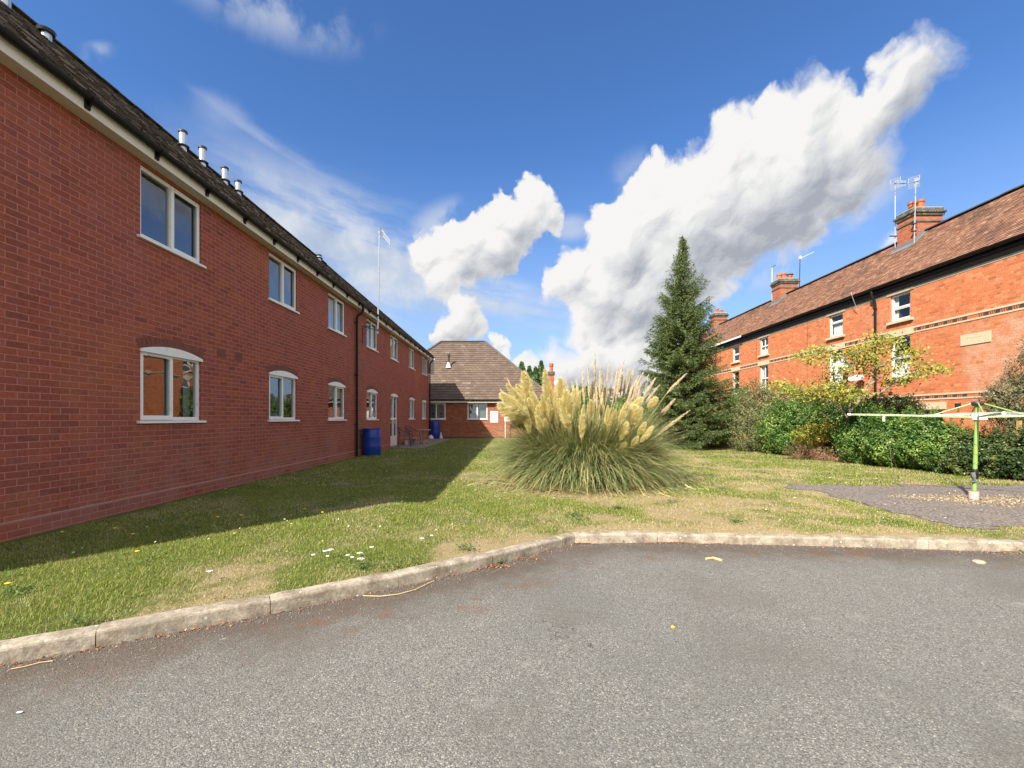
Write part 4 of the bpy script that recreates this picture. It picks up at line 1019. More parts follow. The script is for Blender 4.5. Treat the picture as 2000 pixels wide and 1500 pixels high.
# ================================================================== small plants and litter
def leafquads(P, Nrm, L, W, fold=.0, rnd=None):
    "diamond leaves: P centres, Nrm normals"
    n = len(P); t = RNG.normal(size=(n, 3)); t -= (t*Nrm).sum(1)[:, None]*Nrm; t /= np.linalg.norm(t, axis=1)[:, None]+1e-9; b = np.cross(Nrm, t)
    L = np.broadcast_to(L, n)[:, None]; W = np.broadcast_to(W, n)[:, None]
    V = np.stack([P-t*L*.5, P-t*L*.05+b*W*.5-Nrm*fold*L, P+t*L*.5, P-t*L*.05-b*W*.5-Nrm*fold*L], 1).reshape(-1, 3)
    return V, np.arange(n)[:, None]*4+np.array([0, 1, 2, 3]), np.repeat(RNG.random(n) if rnd is None else rnd, 4)
leafmat('weed_leaf', [(0, (.04, .10, .02)), (.6, (.09, .18, .035)), (1, (.18, .24, .06))], .2)
def weed(x, y, z, r_, h, n, label, L=.05, W=.018, mat='weed_leaf', name='weed_plant', cat='weed'):
    t = thing(name, label, cat, (x, y, z)); a = RNG.uniform(0, 2*np.pi, n); tilt = RNG.uniform(.15, 1.2, n); s = RNG.uniform(.1, 1, n)
    d = np.column_stack([np.cos(a)*np.sin(tilt), np.sin(a)*np.sin(tilt), np.cos(tilt)])
    P_ = np.array([x, y, z])+d*np.array([r_, r_, h])*s[:, None]; nn = d*.5+np.array([0, 0, .6])+RNG.normal(size=(n, 3))*.35; nn /= np.linalg.norm(nn, axis=1)[:, None]
    V, Q, rr = leafquads(P_, nn, L*RNG.uniform(.6, 1.2, n), W, .08); bulk('leaves', V, Q, mat, t, rnd=rr)
    m = MB()
    for i in range(min(n, 12)): m.tube([(x, y, z-.01), tuple(P_[i])], .0012, 4)
    m.build('stems', 'flower_stem', t); return t
def gp(xp, yp, h=1.24):
    Yd = h*F/(yp-817); return (xp-1000)/F*Yd, Yd
for (xp, yp, h, r_, hh, n, lab, L, W) in [
    (970, 1100, 1.36, .07, .06, 16, 'broad leaved weed in the gutter against the kerb, left of the kerb corner', .07, .045),
    (1160, 1052, 1.36, .11, .10, 60, 'leafy weed at the kerb corner', .05, .016),
    (1205, 1056, 1.36, .13, .06, 50, 'low trailing weed just right of the one at the kerb corner', .04, .018),
    (1700, 1060, 1.36, .0, .0, 0, '', 0, 0),
    (1990, 1078, 1.36, .12, .06, 40, 'small weed in the gutter at the right edge of the photo', .04, .015),
    (150, 1235, 1.3, .09, .10, 30, 'dry wiry weed hanging over the front kerb near the left edge', .05, .006),
    (705, 1108, 1.24, .16, .05, 150, 'dark feathery weed on the lawn edge under the white flower heads', .04, .006),
    (1120, 1008, 1.24, .28, .05, 200, 'wide dark green weed patch on the dry grass before the pampas clump', .04, .008),
    (1435, 1020, 1.24, .26, .05, 170, 'dark green weed patch on the lawn right of the pampas clump', .04, .008)]:
    if n: x, y = gp(xp, yp, h); weed(x, y, (0.0 if h > 1.3 else GZ), r_, hh, n, lab, L, W)
# low broad leaved weeds in the turf, uncountable
pp = []
for _ in range(110):
    x0 = random.uniform(-4.8, 7); y0 = 1.5+random.random()**1.4*10
    if y0 < float(kerb_y(x0))+.2 or abs(x0) > y0*1.15+.3 or bool(patio_inside(np.array([x0]), np.array([y0]))[0]): continue
    k_ = random.randint(25, 90); sp_ = random.uniform(.04, .16); pp.append(np.column_stack([x0+RNG.normal(0, sp_, k_), y0+RNG.normal(0, sp_*.8, k_), GZ+.012+RNG.random(k_)*.03]))
pp = np.concatenate(pp); pp = pp[kerb_dist(pp[:, 0], pp[:, 1]) > .15]; nn = RNG.normal(size=(len(pp), 3))*.35+np.array([0, -.1, 1]); nn /= np.linalg.norm(nn, axis=1)[:, None]
V, Q, rr = leafquads(pp, nn, RNG.uniform(.018, .045, len(pp)), .014, .1); tag(bulk('turf_weeds', V, Q, 'weed_leaf', rnd=rr), 'low dark broad leaved weeds scattered through the turf', kind='stuff')
# white flower heads (yarrow)
fl = thing('yarrow_flower', 'white flat flower head near the kerb', 'flower', (0, 3.9, GZ), 'white flower heads in the lawn near the kerb'); k = 0
def flat_flower(x, y, h, r_, label, first=[True]):
    t = thing('yarrow_flower', label, 'flower', (x, y, GZ), 'white flower heads in the lawn near the kerb')
    m = MB(); m.tube([(x, y, GZ-.01), (x+.004, y, GZ+h)], .0014, 5); m.build('stem', 'flower_stem', t)
    m = MB()
    for _ in range(26):
        a = random.uniform(0, 6.28); q = r_*math.sqrt(random.random()); px_, py_ = x+q*math.cos(a), y+q*math.sin(a); zz = GZ+h-.25*q
        m.lathe((px_, py_, zz), [(.001, -.002), (.0045, .001), (.0035, .0035), (.0005, .004)], 6)
    m.build('flower_head', 'flower_white', t)
bpy.data.objects.remove(fl)
for (xp, yp, r_, lab) in [(632, 1086, .018, 'white flower head, left one of the close pair above the weed'), (642, 1083, .026, 'broad white flower head, right one of the close pair above the weed'), (637, 1097, .012, 'tiny white flower head just below the close pair'), (676, 1095, .014, 'small white flower head left of the big double ones'), (685, 1099, .014, 'small ragged white flower head touching the left of the big double ones'),
    (700, 1090, .026, 'large white flower head, upper of the two big ones above the kerb'), (701, 1102, .032, 'largest white flower head, lower of the two big ones above the kerb'), (723, 1078, .018, 'white flower head up and right of the two big ones'), (609, 1094, .014, 'lone white flower head at the left end of the cluster'),
    (821, 1060, .020, 'white flower head, left of the pair in mid lawn before the pampas'), (840, 1054, .016, 'white flower head, right of the pair in mid lawn before the pampas'), (406, 1128, .020, 'lone white flower head in the sunlit grass far left')]:
    x, y = gp(xp, yp+6); flat_flower(x, y, .075, r_, lab)
# dandelions: yellow heads
spots = [(262, 1088), (420, 1028), (437, 966), (466, 1013), (115, 1048), (254, 1052), (218, 1040), (436, 958), (571, 926), (8, 1155), (625, 1007), (590, 1000)]
where = ['in the sunlit grass nearest the kerb', 'on a long stalk at the shadow edge', 'by the wall foot', 'in the shade below the second window', 'in the shade near the left photo edge', 'in the shade just inside the shadow line', 'in the shade below the first window', 'hard against the wall foot', 'in shade near the wall under the second window', 'at the far left photo edge in the sun', 'on the shadow line, right one of two', 'on the shadow line, left one of two']
for (xp, yp), wl in zip(spots, where):
    x, y = gp(xp, yp+5); t = thing('dandelion', 'yellow dandelion head '+wl, 'flower', (x, y, GZ), 'yellow dandelion heads in the lawn')
    h = .07 if 'stalk' not in wl else .13
    m = MB(); m.tube([(x, y, GZ-.01), (x+.01, y+.005, GZ+h)], .0018, 5); m.build('stem', 'flower_stem', t)
    m = MB(); m.lathe((x+.01, y+.005, GZ+h), [(.001, -.006), (.014, 0), (.019, .005), (.012, .008), (.001, .009)], 10); m.build('flower_head', 'flower_yellow', t)
# pale petals and bits scattered on the grass, uncountable
n = 420; x = RNG.uniform(-5, 8, n); y = 4+18*RNG.random(n)**1.3; ok = (y > kerb_y(x)+.2) & (np.abs(x) < y*1.1); x, y = x[ok], y[ok]; n = len(x)
P_ = np.column_stack([x, y, lawn_z(x, y)+.035]); nn = RNG.normal(size=(n, 3))*.25+np.array([0, -.2, 1]); nn /= np.linalg.norm(nn, axis=1)[:, None]
V, Q, rr = leafquads(P_, nn, RNG.uniform(.012, .035, n), .016)
leafmat('pale_litter', [(0, (.75, .72, .60)), (.6, (.80, .72, .30)), (1, (.60, .45, .25))], 0)
tag(bulk('fallen_petals', V, Q, 'pale_litter', rnd=rr), 'pale petals and dry leaf bits scattered over the lawn', kind='stuff')
# brown leaf litter along the foot of the kerb
pos, L = polyline(KP, 1.); pts = []
for (sc, amt, sd) in ((None, 900, .05),):
    for _ in range(amt):
        s = random.uniform(4, L-8); p = pos(s); d = (pos(min(s+.05, L))-pos(s-.05)).normalized(); nrm = Vector((-d.y, d.x, 0)); q = p-nrm*abs(random.gauss(.012, .03)); pts.append((q.x, q.y, .006))
for (xp, yp, nn_, sp) in ((955, 1106, 160, .10), (1010, 1092, 60, .1), (1128, 1058, 180, .07), (1310, 1056, 260, .13), (1395, 1060, 60, .08), (1965, 1078, 120, .1)):
    x, y = gp(xp, yp, 1.36)
    for _ in range(nn_): pts.append((x+random.gauss(0, sp), min(y+random.gauss(-.01, .03), float(kerb_y(x))-.01), .008))
P_ = np.array(pts); n = len(P_); nn = RNG.normal(size=(n, 3))*.45+np.array([0, 0, 1]); nn /= np.linalg.norm(nn, axis=1)[:, None]
V, Q, rr = leafquads(P_, nn, RNG.uniform(.01, .035, n), .011, .05)
leafmat('litter', [(0, (.10, .05, .03)), (.5, (.30, .11, .045)), (1, (.50, .26, .12))], 0)
tag(bulk('leaf_litter', V, Q, 'litter', rnd=rr), 'reddish brown dry leaf litter along the foot of the kerb', kind='stuff')
# loose chippings on the tarmac
n = 9000; x = RNG.uniform(-5, 7, n); y = np.where(RNG.random(n) < .5, RNG.uniform(.9, 5.2, n), kerb_y(x)-.02-np.abs(RNG.normal(0, .12, n))); ok = (y < kerb_y(x)-.02) & (np.abs(x) < y*1.2+.4); x, y = x[ok], y[ok]; n = len(x); r_ = RNG.uniform(.0016, .0042, n)
a = RNG.uniform(0, 6.28, n); V = np.stack([np.column_stack([x+r_*np.cos(a+k*1.571), y+r_*np.sin(a+k*1.571)*.8, np.full(n, .0045)]) for k in range(4)]+[np.column_stack([x+r_*.45*np.cos(a+k*1.571), y+r_*.4*np.sin(a+k*1.571), .006+r_*.9]) for k in range(4)], 1).reshape(-1, 3)
k = np.arange(n)[:, None]*8; Q = np.concatenate([k+np.array(q) for q in ([4, 5, 6, 7], [0, 1, 5, 4], [1, 2, 6, 5], [2, 3, 7, 6], [3, 0, 4, 7])])
leafmat('chip', [(0, (.10, .10, .10)), (.7, (.18, .17, .16)), (1, (.34, .32, .29))], 0)
tag(bulk('chippings', V, Q, 'chip', rnd=np.repeat(RNG.random(n), 8)), 'loose grey chippings on the tarmac', kind='stuff')
# single things lying on the tarmac
def curve_thing(name, label, cat, pts, r_, mat):
    m = MB(); m.tube(pts, r_, 6); o = m.build(name, mat, None, smooth=True); return tag(o, label, cat)
c = [gp(x, y, 1.35) for x, y in ((706, 1163), (740, 1164), (775, 1160), (808, 1151), (835, 1138), (845, 1134))]
curve_thing('straw_stalk', 'long curved pale straw stalk lying on the tarmac beside the kerb joint', 'straw', [(a, b, .008) for a, b in c], .0035, 'straw')
c = [gp(x, y, 1.35) for x, y in ((18, 1306), (45, 1301), (75, 1293), (100, 1290))]
curve_thing('straw_stalk', 'bent pale straw stalk on the tarmac at the far left below the kerb', 'straw', [(a, b, .008) for a, b in c], .0025, 'straw')
c = [gp(x, y, 1.35) for x, y in ((1376, 1092), (1390, 1090), (1407, 1095))]
curve_thing('straw_stalk', 'short pale flattened stalk on the tarmac below the kerb, right of the corner', 'straw', [(a, b, .012) for a, b in c], .012, 'straw')
x, y = gp(1909, 1098, 1.35); m = MB(); m.lathe((x, y, .002), [(.045, 0), (.05, .012), (.035, .024), (.001, .026)], 9); tag(m.build('pebble', 'pebble', None), 'flat buff stone lying on the tarmac near the right edge', 'stone')
x, y = gp(1311, 1223, 1.35); m = MB(); m.lathe((x, y, .002), [(.012, 0), (.013, .006), (.001, .012)], 7); tag(m.build('fallen_leaf', 'flower_yellow', None), 'tiny bright yellow leaf scrap on the open tarmac', 'leaf')
x, y = gp(35, 1389, 1.35); m = MB(); m.disc((x, y, .006), .014, .008, 7); tag(m.build('paper_scrap', 'white_paint', None), 'small white scrap on the tarmac at the lower left', 'litter')

# ================================================================== water butts, table, chairs
def drum(x, y, r_, h, label):
    t = thing('water_butt', label, 'water barrel', (x, y, GZ))
    m = MB(); m.lathe((x, y, GZ), [(.001, 0), (r_*.93, 0), (r_*.97, .03), (r_*1.0, h*.30), (r_*1.015, h*.33), (r_*1.0, h*.36), (r_*1.0, h*.64), (r_*1.015, h*.67), (r_*1.0, h*.70), (r_*.97, h-.04), (r_*.955, h-.03)], 36); m.build('body', 'blue_drum', t, smooth=True)
    m = MB(); m.lathe((x, y, GZ), [(r_*.955, h-.035), (r_*1.02, h-.03), (r_*1.02, h), (r_*.9, h+.004), (r_*.88, h-.02), (.001, h-.02)], 36); m.build('lid', 'blue_drum', t, smooth=True)
    return t
d1 = drum(-4.80, 15.42, .30, .90, 'blue plastic barrel standing right of the downpipe in the middle of the long brick wall')
m = MB(); m.tube([(-5.07, 14.78, GZ+.83), (-4.98, 14.95, GZ+.84), (-4.9, 15.14, GZ+.80)], .016, 6); m.build('filler_hose', 'black_plastic', d1)
d2 = drum(-4.83, 27.97, .29, 1.06, 'blue plastic barrel under the bungalow window at the far corner of the long block')
x, y = -5.05, 27.4
t = thing('rubble_bag', 'small crumpled pale bag lying left of the far blue barrel', 'bag', (-4.98, 27.3, GZ)); m = MB()
m.lathe((-4.95, 27.25, GZ), [(.16, 0), (.18, .06), (.12, .17), (.05, .25), (.001, .24)], 9); b_ = m.build('sack', 'rubbish_white', t)
m = MB(); m.lathe((-4.40, 27.6, GZ), [(.10, 0), (.11, .05), (.06, .22), (.03, .38), (.001, .40)], 8); tag(m.build('garden_ornament', 'rubbish_white', None), 'small pale ornament right of the far blue barrel', 'ornament')
m = MB(); m.lathe((-4.98, 21.1, GZ), [(.07, 0), (.09, .02), (.11, .2), (.09, .2), (.08, .15), (.001, .15)], 10); tag(m.build('plant_pot', 'rubbish_white', None), 'small pale pot on the slabs behind the chairs', 'pot')
def chair(x, y, rot, label):
    t = thing('garden_chair', label, 'chair', (x, y, GZ), 'metal chairs by the patio door'); c, s = math.cos(rot), math.sin(rot)
    q = lambda a, b, z: (x+a*c-b*s, y+a*s+b*c, GZ+.012+z)
    m = MB(); n = 10
    for sd in (-.27, .27):
        m.tube([q(.26, sd, 0), q(.24, sd, .40), q(.20, sd, .62), q(.0, sd, .66), q(-.22, sd*.9, .78)], .012, 6); m.tube([q(-.26, sd, 0), q(-.22, sd, .42), q(-.2, sd*.95, .66)], .012, 6)
    m.tube([q(-.22, -.24, .78), q(-.27, -.12, .88), q(-.29, 0, .90), q(-.27, .12, .88), q(-.22, .24, .78)], .012, 6); m.tube([q(.24, -.27, .42), q(.24, .27, .42)], .01, 6); m.build('frame', 'dark_metal', t, smooth=True)
    m = MB(); vs = [q(.24, -.23, .42), q(.24, .23, .42), q(-.2, .23, .40), q(-.2, -.23, .40)]; m.add(vs+[(a, b, z-.015) for a, b, z in vs], [(0, 1, 2, 3), (7, 6, 5, 4), (0, 4, 5, 1), (1, 5, 6, 2), (2, 6, 7, 3), (3, 7, 4, 0)]); m.build('seat', 'slab', t)
    m = MB()
    for k in range(7): b = -.18+.06*k; m.tube([q(-.2, b, .42), q(-.28+abs(b)*.2, b, .86)], .006, 5)
    m.build('backrest', 'dark_metal', t); return t
chair(-4.68, 19.5, R(15), 'dark metal garden chair in front of the glazed door, nearer of the two')
chair(-4.62, 20.75, R(-25), 'metal garden chair behind the nearer one, closer to the round table')
tb = thing('garden_table', 'small round wooden garden table with splayed legs on the slabs by the long block', 'table', (-4.32, 21.8, GZ))
m = MB(); m.lathe((-4.32, 21.8, GZ), [(.001, .665), (.36, .665), (.37, .68), (.36, .70), (.001, .70)], 24); m.build('tabletop', 'table_wood', tb)
for k in range(4):
    a = R(20+90*k); m = MB(); m.tube([(-4.32+.28*math.cos(a), 21.8+.28*math.sin(a), GZ+.012), (-4.32+.04*math.cos(a), 21.8+.04*math.sin(a), GZ+.26), (-4.32+.05*math.cos(a), 21.8+.05*math.sin(a), GZ+.66)], .017, 6); m.build('leg', 'table_wood', tb)
m = MB(); m.box(-5.12, -5.0, 22.2, 23.6, GZ+.22, GZ+.27); m.box(-5.12, -5.02, 22.25, 22.35, GZ, GZ+.22); m.box(-5.12, -5.02, 23.45, 23.55, GZ, GZ+.22); tag(m.build('low_bench', 'plinth_mortar', None), 'low narrow ledge against the wall behind the garden table', 'bench')

# ================================================================== rotary clothes dryer
DX, DY = 7.0, 6.92
dr = thing('clothes_dryer', 'green rotary clothes dryer with four open arms on a patch of pebbles', 'clothes dryer', (DX, DY, GZ))
tx = lambda z: (DX+.055*(z-GZ)/1.5, DY, z)
m = MB(); m.tube([tx(GZ), tx(Z(.235))], .027, 16); m.build('pole', 'green_enamel', dr, smooth=True)
m = MB(); m.lathe((DX, DY, GZ-.03), [(.062, 0), (.062, .155), (.036, .157), (.036, .10)], 20); m.build('ground_socket', 'pink_sleeve', dr, smooth=True)
m = MB(); x, y, z = tx(GZ+.40); m.lathe((x, y, z), [(.032, -.08), (.039, -.07), (.042, 0), (.040, .06), (.033, .07)], 16); cl = m.build('height_collar', 'black_plastic', dr, smooth=True)
m = MB(); m.tube([(x-.05, y-.02, z+.02), (x-.045, y-.03, z-.04), (x-.03, y-.03, z-.10)], [.028, .024, .014], 8); m.box(x-.07, x+.03, y-.04, y+.01, z-.125, z-.105); m.build('winding_handle', 'lead', cl)
m = MB(); x, y, z = tx(Z(.235)); m.lathe((x, y, z), [(.034, -.05), (.06, -.045), (.075, -.01), (.06, .02), (.001, .025)], 14); m.build('hub', 'dark_metal', dr, smooth=True)
m = MB(); hx, hy, hz = tx(Z(.02)); m.lathe((hx, hy, hz), [(.034, -.05), (.06, -.04), (.06, .03), (.034, .04)], 14); m.build('slider', 'white_plastic', dr)
AR = [R(143), R(53), R(233), R(323)]; LEN = [1.48, 1.5, 1.2, 1.5]; LEN = [1.5]*4; tips = []
for a, Ln in zip(AR, LEN):
    d = Vector((math.cos(a), math.sin(a), 0)); p0 = Vector((hx, hy, hz))+d*.05; p1 = p0+d*Ln+Vector((0, 0, .045)); sd = Vector((-d.y, d.x, 0))
    m = MB(); w = .0115
    vs = []
    for p in (p0, p1):
        for (s_, t_) in ((-1, -1), (1, -1), (1, 1), (-1, 1)): vs.append(p+sd*w*s_+Vector((0, 0, 1))*w*t_)
    m.add(vs, [(0, 1, 2, 3), (7, 6, 5, 4), (0, 4, 5, 1), (1, 5, 6, 2), (2, 6, 7, 3), (3, 7, 4, 0)]); am = m.build('arm', 'pale_green_enamel', dr)
    m = MB(); m.tube([Vector(tx(Z(.225)))+d*.06, p0+d*.45+Vector((0, 0, .03))], .010, 8); m.build('strut', 'green_enamel', am)
    m = MB(); m.tube([p1-d*.01, p1+d*.035], .02, 8); m.build('end_cap', 'white_plastic', am); tips.append((p0, d, Ln))
m = MB()
for rr in (.55, .74, .93, 1.12, 1.31, 1.47):
    for k in range(4):
        (p, d, Ln), (p2, d2, _) = tips[k], tips[(k+1) % 4] if False else tips[[1, 3, 0, 2][k]]
        a_, b_ = p+d*rr+Vector((0, 0, .045*rr/1.5+.016)), p2+d2*rr+Vector((0, 0, .045*rr/1.5+.016)); md = (a_+b_)/2-Vector((0, 0, .012+.02*rr))
        m.tube([a_, (a_*3+b_)/4-Vector((0, 0, .012)), md, (a_+b_*3)/4-Vector((0, 0, .012)), b_], .0024, 5)
m.build('washing_line', 'line_cord', dr)
for k, (xp, yp) in enumerate(((1752, 819), (1829, 818), (1917, 815))):
    pass
m = MB(); c = tips[0][0]+tips[0][1]*1.05; m.box(c.x-.012, c.x+.012, c.y-.012, c.y+.012, c.z-.07, c.z+.02); tag(m.build('clothes_peg', 'white_plastic', None), 'white clothes peg hanging from the left arm of the dryer', 'clothes peg')
m = MB(); c = Vector((hx, hy, hz)); m.box(c.x+.02, c.x+.07, c.y-.09, c.y-.05, c.z-.04, c.z+.05); tag(m.build('clothes_peg', 'white_plastic', None), 'white peg clipped beside the dryer pole', 'clothes peg')
# pebbles round the pole
n = 2300; a = RNG.uniform(0, 6.28, n); q = RNG.random(n)**.62*(1+.25*np.sin(3*a)); x = DX+.12+q*np.cos(a)*1.05; y = DY+.03+q*np.sin(a)*.52; r_ = RNG.uniform(.008, .024, n)*(1.15-.4*q); z = np.full(n, GZ+.002)
oct_ = [(math.cos(k*math.pi/3), math.sin(k*math.pi/3)) for k in range(6)]
layers = [(.8, -.1), (1., .25), (.55, .62)]
V = np.stack([np.column_stack([x+r_*s*(cx*np.cos(a)-cy*.75*np.sin(a)), y+r_*s*(cx*np.sin(a)+cy*.75*np.cos(a)), z+r_*h]) for s, h in layers for cx, cy in oct_], 1).reshape(-1, 3); k = np.arange(n)[:, None]*18
fq = [[l*6+i, l*6+(i+1) % 6, (l+1)*6+(i+1) % 6, (l+1)*6+i] for l in range(2) for i in range(6)]+[[12, 13, 14, 15], [12, 15, 16, 17]]
Q = np.concatenate([k+np.array(f_) for f_ in fq]); leafmat('pebble_mix', [(0, (.09, .07, .05)), (.4, (.19, .145, .095)), (.75, (.30, .23, .145)), (1, (.48, .40, .29))], 0, .8)
tag(bulk('pebbles', V, Q, 'pebble_mix', rnd=np.repeat(RNG.random(n), 18), smooth=True), 'buff pebbles round the foot of the clothes dryer', kind='stuff')
# ================================================================== cloud field, painted over directions of the sky (azimuth, elevation)
def azel(x, y):
    az = math.atan((x-1000)/F); el = math.atan((817-y)/F*math.cos(az)); return az*F/100, el*F/100
BLOBS = [(1798, 120, 46), (1768, 142, 46), (1738, 188, 46), (1708, 232, 46), (1680, 262, 50), (1640, 300, 62), (1590, 205, 48), (1572, 245, 60), (1560, 330, 95), (1508, 232, 40), (1500, 300, 66), (1490, 390, 110), (1425, 262, 44), (1430, 320, 74), (1410, 390, 110), (1350, 440, 115), (1275, 375, 58), (1280, 430, 84), (1225, 500, 100), (1320, 520, 100), (1130, 545, 66), (1085, 560, 40), (1180, 590, 84), (1240, 600, 80), (1420, 460, 80), (1640, 370, 56), (1690, 320, 46), (1560, 440, 50), (1290, 590, 60),
         (1032, 385, 36), (1052, 400, 36), (985, 425, 42), (1075, 425, 30), (1010, 445, 52), (935, 470, 56), (885, 482, 50), (970, 490, 56), (840, 500, 40), (905, 515, 48), (868, 545, 42), (905, 612, 42), (880, 645, 44), (925, 635, 26), (850, 655, 20), (972, 668, 18), (980, 690, 18), (1030, 715, 34), (1075, 695, 36), (1130, 668, 40), (1190, 655, 46), (1240, 660, 40), (1160, 715, 60), (1240, 710, 60), (1100, 730, 60), (1020, 740, 40), (1727, 482, 20), (1745, 478, 16), (1760, 500, 24), (1380, 735, 60), (1300, 730, 60), (246, 206, 5)]
U0, U1_, V0_, V1_ = -11.6, 11.6, -.4, 9.2
def make_clouds(W, H):
    u = np.linspace(U0, U1_, W, dtype=np.float32)[None, :].repeat(H, 0); v = np.linspace(V0_, V1_, H, dtype=np.float32)[:, None].repeat(W, 1)
    rg = np.random.default_rng(5); ang = rg.random((8, 256, 256)).astype(np.float32)*6.2832; GX, GY = np.cos(ang), np.sin(ang)
    def perlin(x, y, k):
        xi = np.floor(x).astype(np.int32); yi = np.floor(y).astype(np.int32); fx = x-xi; fy = y-yi; xi &= 255; yi &= 255; x1 = (xi+1) & 255; y1 = (yi+1) & 255
        sx = fx*fx*fx*(fx*(fx*6-15)+10); sy = fy*fy*fy*(fy*(fy*6-15)+10); gx, gy = GX[k % 8], GY[k % 8]
        d = lambda a, b, p, q: gx[a, b]*p+gy[a, b]*q
        a = d(xi, yi, fx, fy); b = d(x1, yi, fx-1, fy); c = d(xi, y1, fx, fy-1); e = d(x1, y1, fx-1, fy-1)
        return ((a+(b-a)*sx)*(1-sy)+(c+(e-c)*sx)*sy)*1.5
    def fb(x, y, s, o, k, g=.5, bil=False):
        r = 0; a = 1; n = 0
        for i in range(o):
            p = perlin(x*s+17.1*i+9*k, y*s-11.3*i+5*k+60, k+i); p = np.abs(p)*2-.6 if bil else p
            r = r+a*p; n += a; a *= g; s *= 2.07
        return r/n
    wx = fb(u, v, 1.3, 2, 0)*.16+fb(u, v, 3.4, 3, 2)*.10; wy = fb(u, v, 1.3, 2, 4)*.16+fb(u, v, 3.4, 3, 6)*.10
    X, Y = u+wx, v+wy
    fld = np.full((H, W), -9., np.float32)
    for (bx_, by_, r_) in BLOBS:
        cx, cy = azel(bx_, by_); R_ = r_/100*1.02
        d = np.sqrt((X-cx)**2+((Y-cy)*1.0)**2); f = np.minimum((1-d/R_)*(R_/.55)**.75, 1.5)
        k = .10; m = np.maximum(fld, f); mn = np.minimum(fld, f); fld = m+k*.5*np.exp(-(m-mn)/k)*(m > -.8)*.5
    bil = fb(X, Y, 1.5, 6, 1, .54, True); det = fb(X, Y, 6., 5, 3, .65)
    big = fb(u, v, .8, 3, 5)
    h = fld+.34*bil+.12*det+.04*big+.02
    sm = lambda x, a, b: (lambda t: t*t*(3-2*t))(np.clip((x-a)/(b-a), 0, 1))
    soft = .20+.50*sm(fb(u, v, .7, 3, 7)+.12*(u*.6-v*.5), -.15, .45)          # some edges crisp, some torn
    mask = sm(h, 0, soft)
    # relief shading, light from upper left and behind the viewer
    def blur(a, n):
        for ax in (0, 1):
            c = np.cumsum(np.pad(a, [(n+1, n) if i == ax else (0, 0) for i in (0, 1)], mode='edge'), axis=ax, dtype=np.float64)
            a = ((np.take(c, np.arange(2*n+1, c.shape[ax]), ax)-np.take(c, np.arange(0, c.shape[ax]-2*n-1), ax))/(2*n+1)).astype(np.float32)
        return a
    du = (U1_-U0)/W; hh = np.clip(h, -.1, 2); px_ = W/(U1_-U0)
    def relief(a, s):
        gy, gx = np.gradient(a, du); nx, ny = -gx*s, -gy*s; l = (-.38, .62, .68); return (nx*l[0]+ny*l[1]+l[2])/np.sqrt(1+nx*nx+ny*ny)
    r1 = relief(blur(hh, max(1, int(.012*px_))), .22); r2 = relief(blur(hh, int(.07*px_)), .42); r3 = relief(blur(np.clip(hh, 0, 1.2), int(.30*px_)), .85)
    lit = .24*r1+.30*r2+.60*r3
    # cloud standing above a point darkens it: flat grey bases
    mk = blur(np.clip(h, 0, .8), int(.05*px_)); occ = 0
    for j, dv in enumerate((.25, .5, .8, 1.2)): s = int(dv*px_); up = np.zeros_like(mk); up[:-s] = mk[s:]; sh = int(.35*dv*px_); up = np.roll(up, sh, 1); occ = occ+up*(.34, .3, .22, .14)[j]
    thick = sm(h, .1, .9)
    lit = lit+.27-.50*occ*thick+.26*fb(u, v, 1.8, 5, 2, .6)*thick
    lit = np.clip(lit, 0, 1)
    def rampc(t, st):
        out = np.empty(t.shape+(3,), np.float32)
        for c in range(3): out[..., c] = np.interp(t, [s[0] for s in st], [s[1][c] for s in st])
        return out
    col = rampc(lit, [(0, (.44, .47, .54)), (.3, (.60, .62, .67)), (.6, (.79, .80, .82)), (.85, (.92, .92, .915)), (1, (1.02, 1.01, .99))])
    # thin high cloud
    ca, sa = math.cos(.20), math.sin(.20); p = u*ca-v*sa; q = u*sa+v*ca
    st = fb(p*.16+.2*wx, q*1.0+.3*wy, 1.5, 6, 4, .55); pf = fb(u+wx*.5, v+wy*.5, 1.0, 6, 6, .55)
    def patch(x, y, rx, ry, a=0.):
        cx, cy = azel(x, y); c_, s_ = math.cos(R(a)), math.sin(R(a)); a_ = (u-cx)*c_-(v-cy)*s_; b_ = (u-cx)*s_+(v-cy)*c_; return sm(1-np.sqrt((a_*100/rx)**2+(b_*100/ry)**2), 0, .8)
    thin = sm(st, -.35, .22)*np.maximum.reduce([patch(680, 480, 380, 130, 17)*1., patch(930, 575, 300, 60, 14)*.95, patch(560, 300, 200, 16, 20)*.45, patch(700, 600, 200, 60, 5)*.5])
    puff = sm(pf, -.20, .28)*np.maximum.reduce([patch(520, -5, 220, 62)*.55, patch(700, 510, 230, 90, 12)*1., patch(180, 102, 36, 14, -30)*.5, patch(430, 215, 60, 30)*.22, patch(1600, 470, 120, 60, -30)*.5, patch(870, 430, 90, 45, -20)*.6, patch(1110, 445, 70, 30)*.6, patch(1660, 400, 110, 60, -30)*.6, patch(1480, 520, 120, 50)*.6, patch(1250, 350, 80, 60)*.4])
    al2 = np.clip(1-(1-thin*.8)*(1-puff*.85), 0, 1); c2 = rampc(np.clip(.55+pf*.9, 0, 1), [(0, (.52, .60, .72)), (.5, (.70, .76, .85)), (1, (.92, .93, .95))])
    A = mask+(1-mask)*al2; C = (col*mask[..., None]+c2*((1-mask)*al2)[..., None])/np.maximum(A, 1e-4)[..., None]
    fade = sm(v, -.3, .05)*(1-sm(np.abs(u), 10.4, 11.5))*(1-sm(v, 8.4, 9.1)); A = A*fade
    return C, A
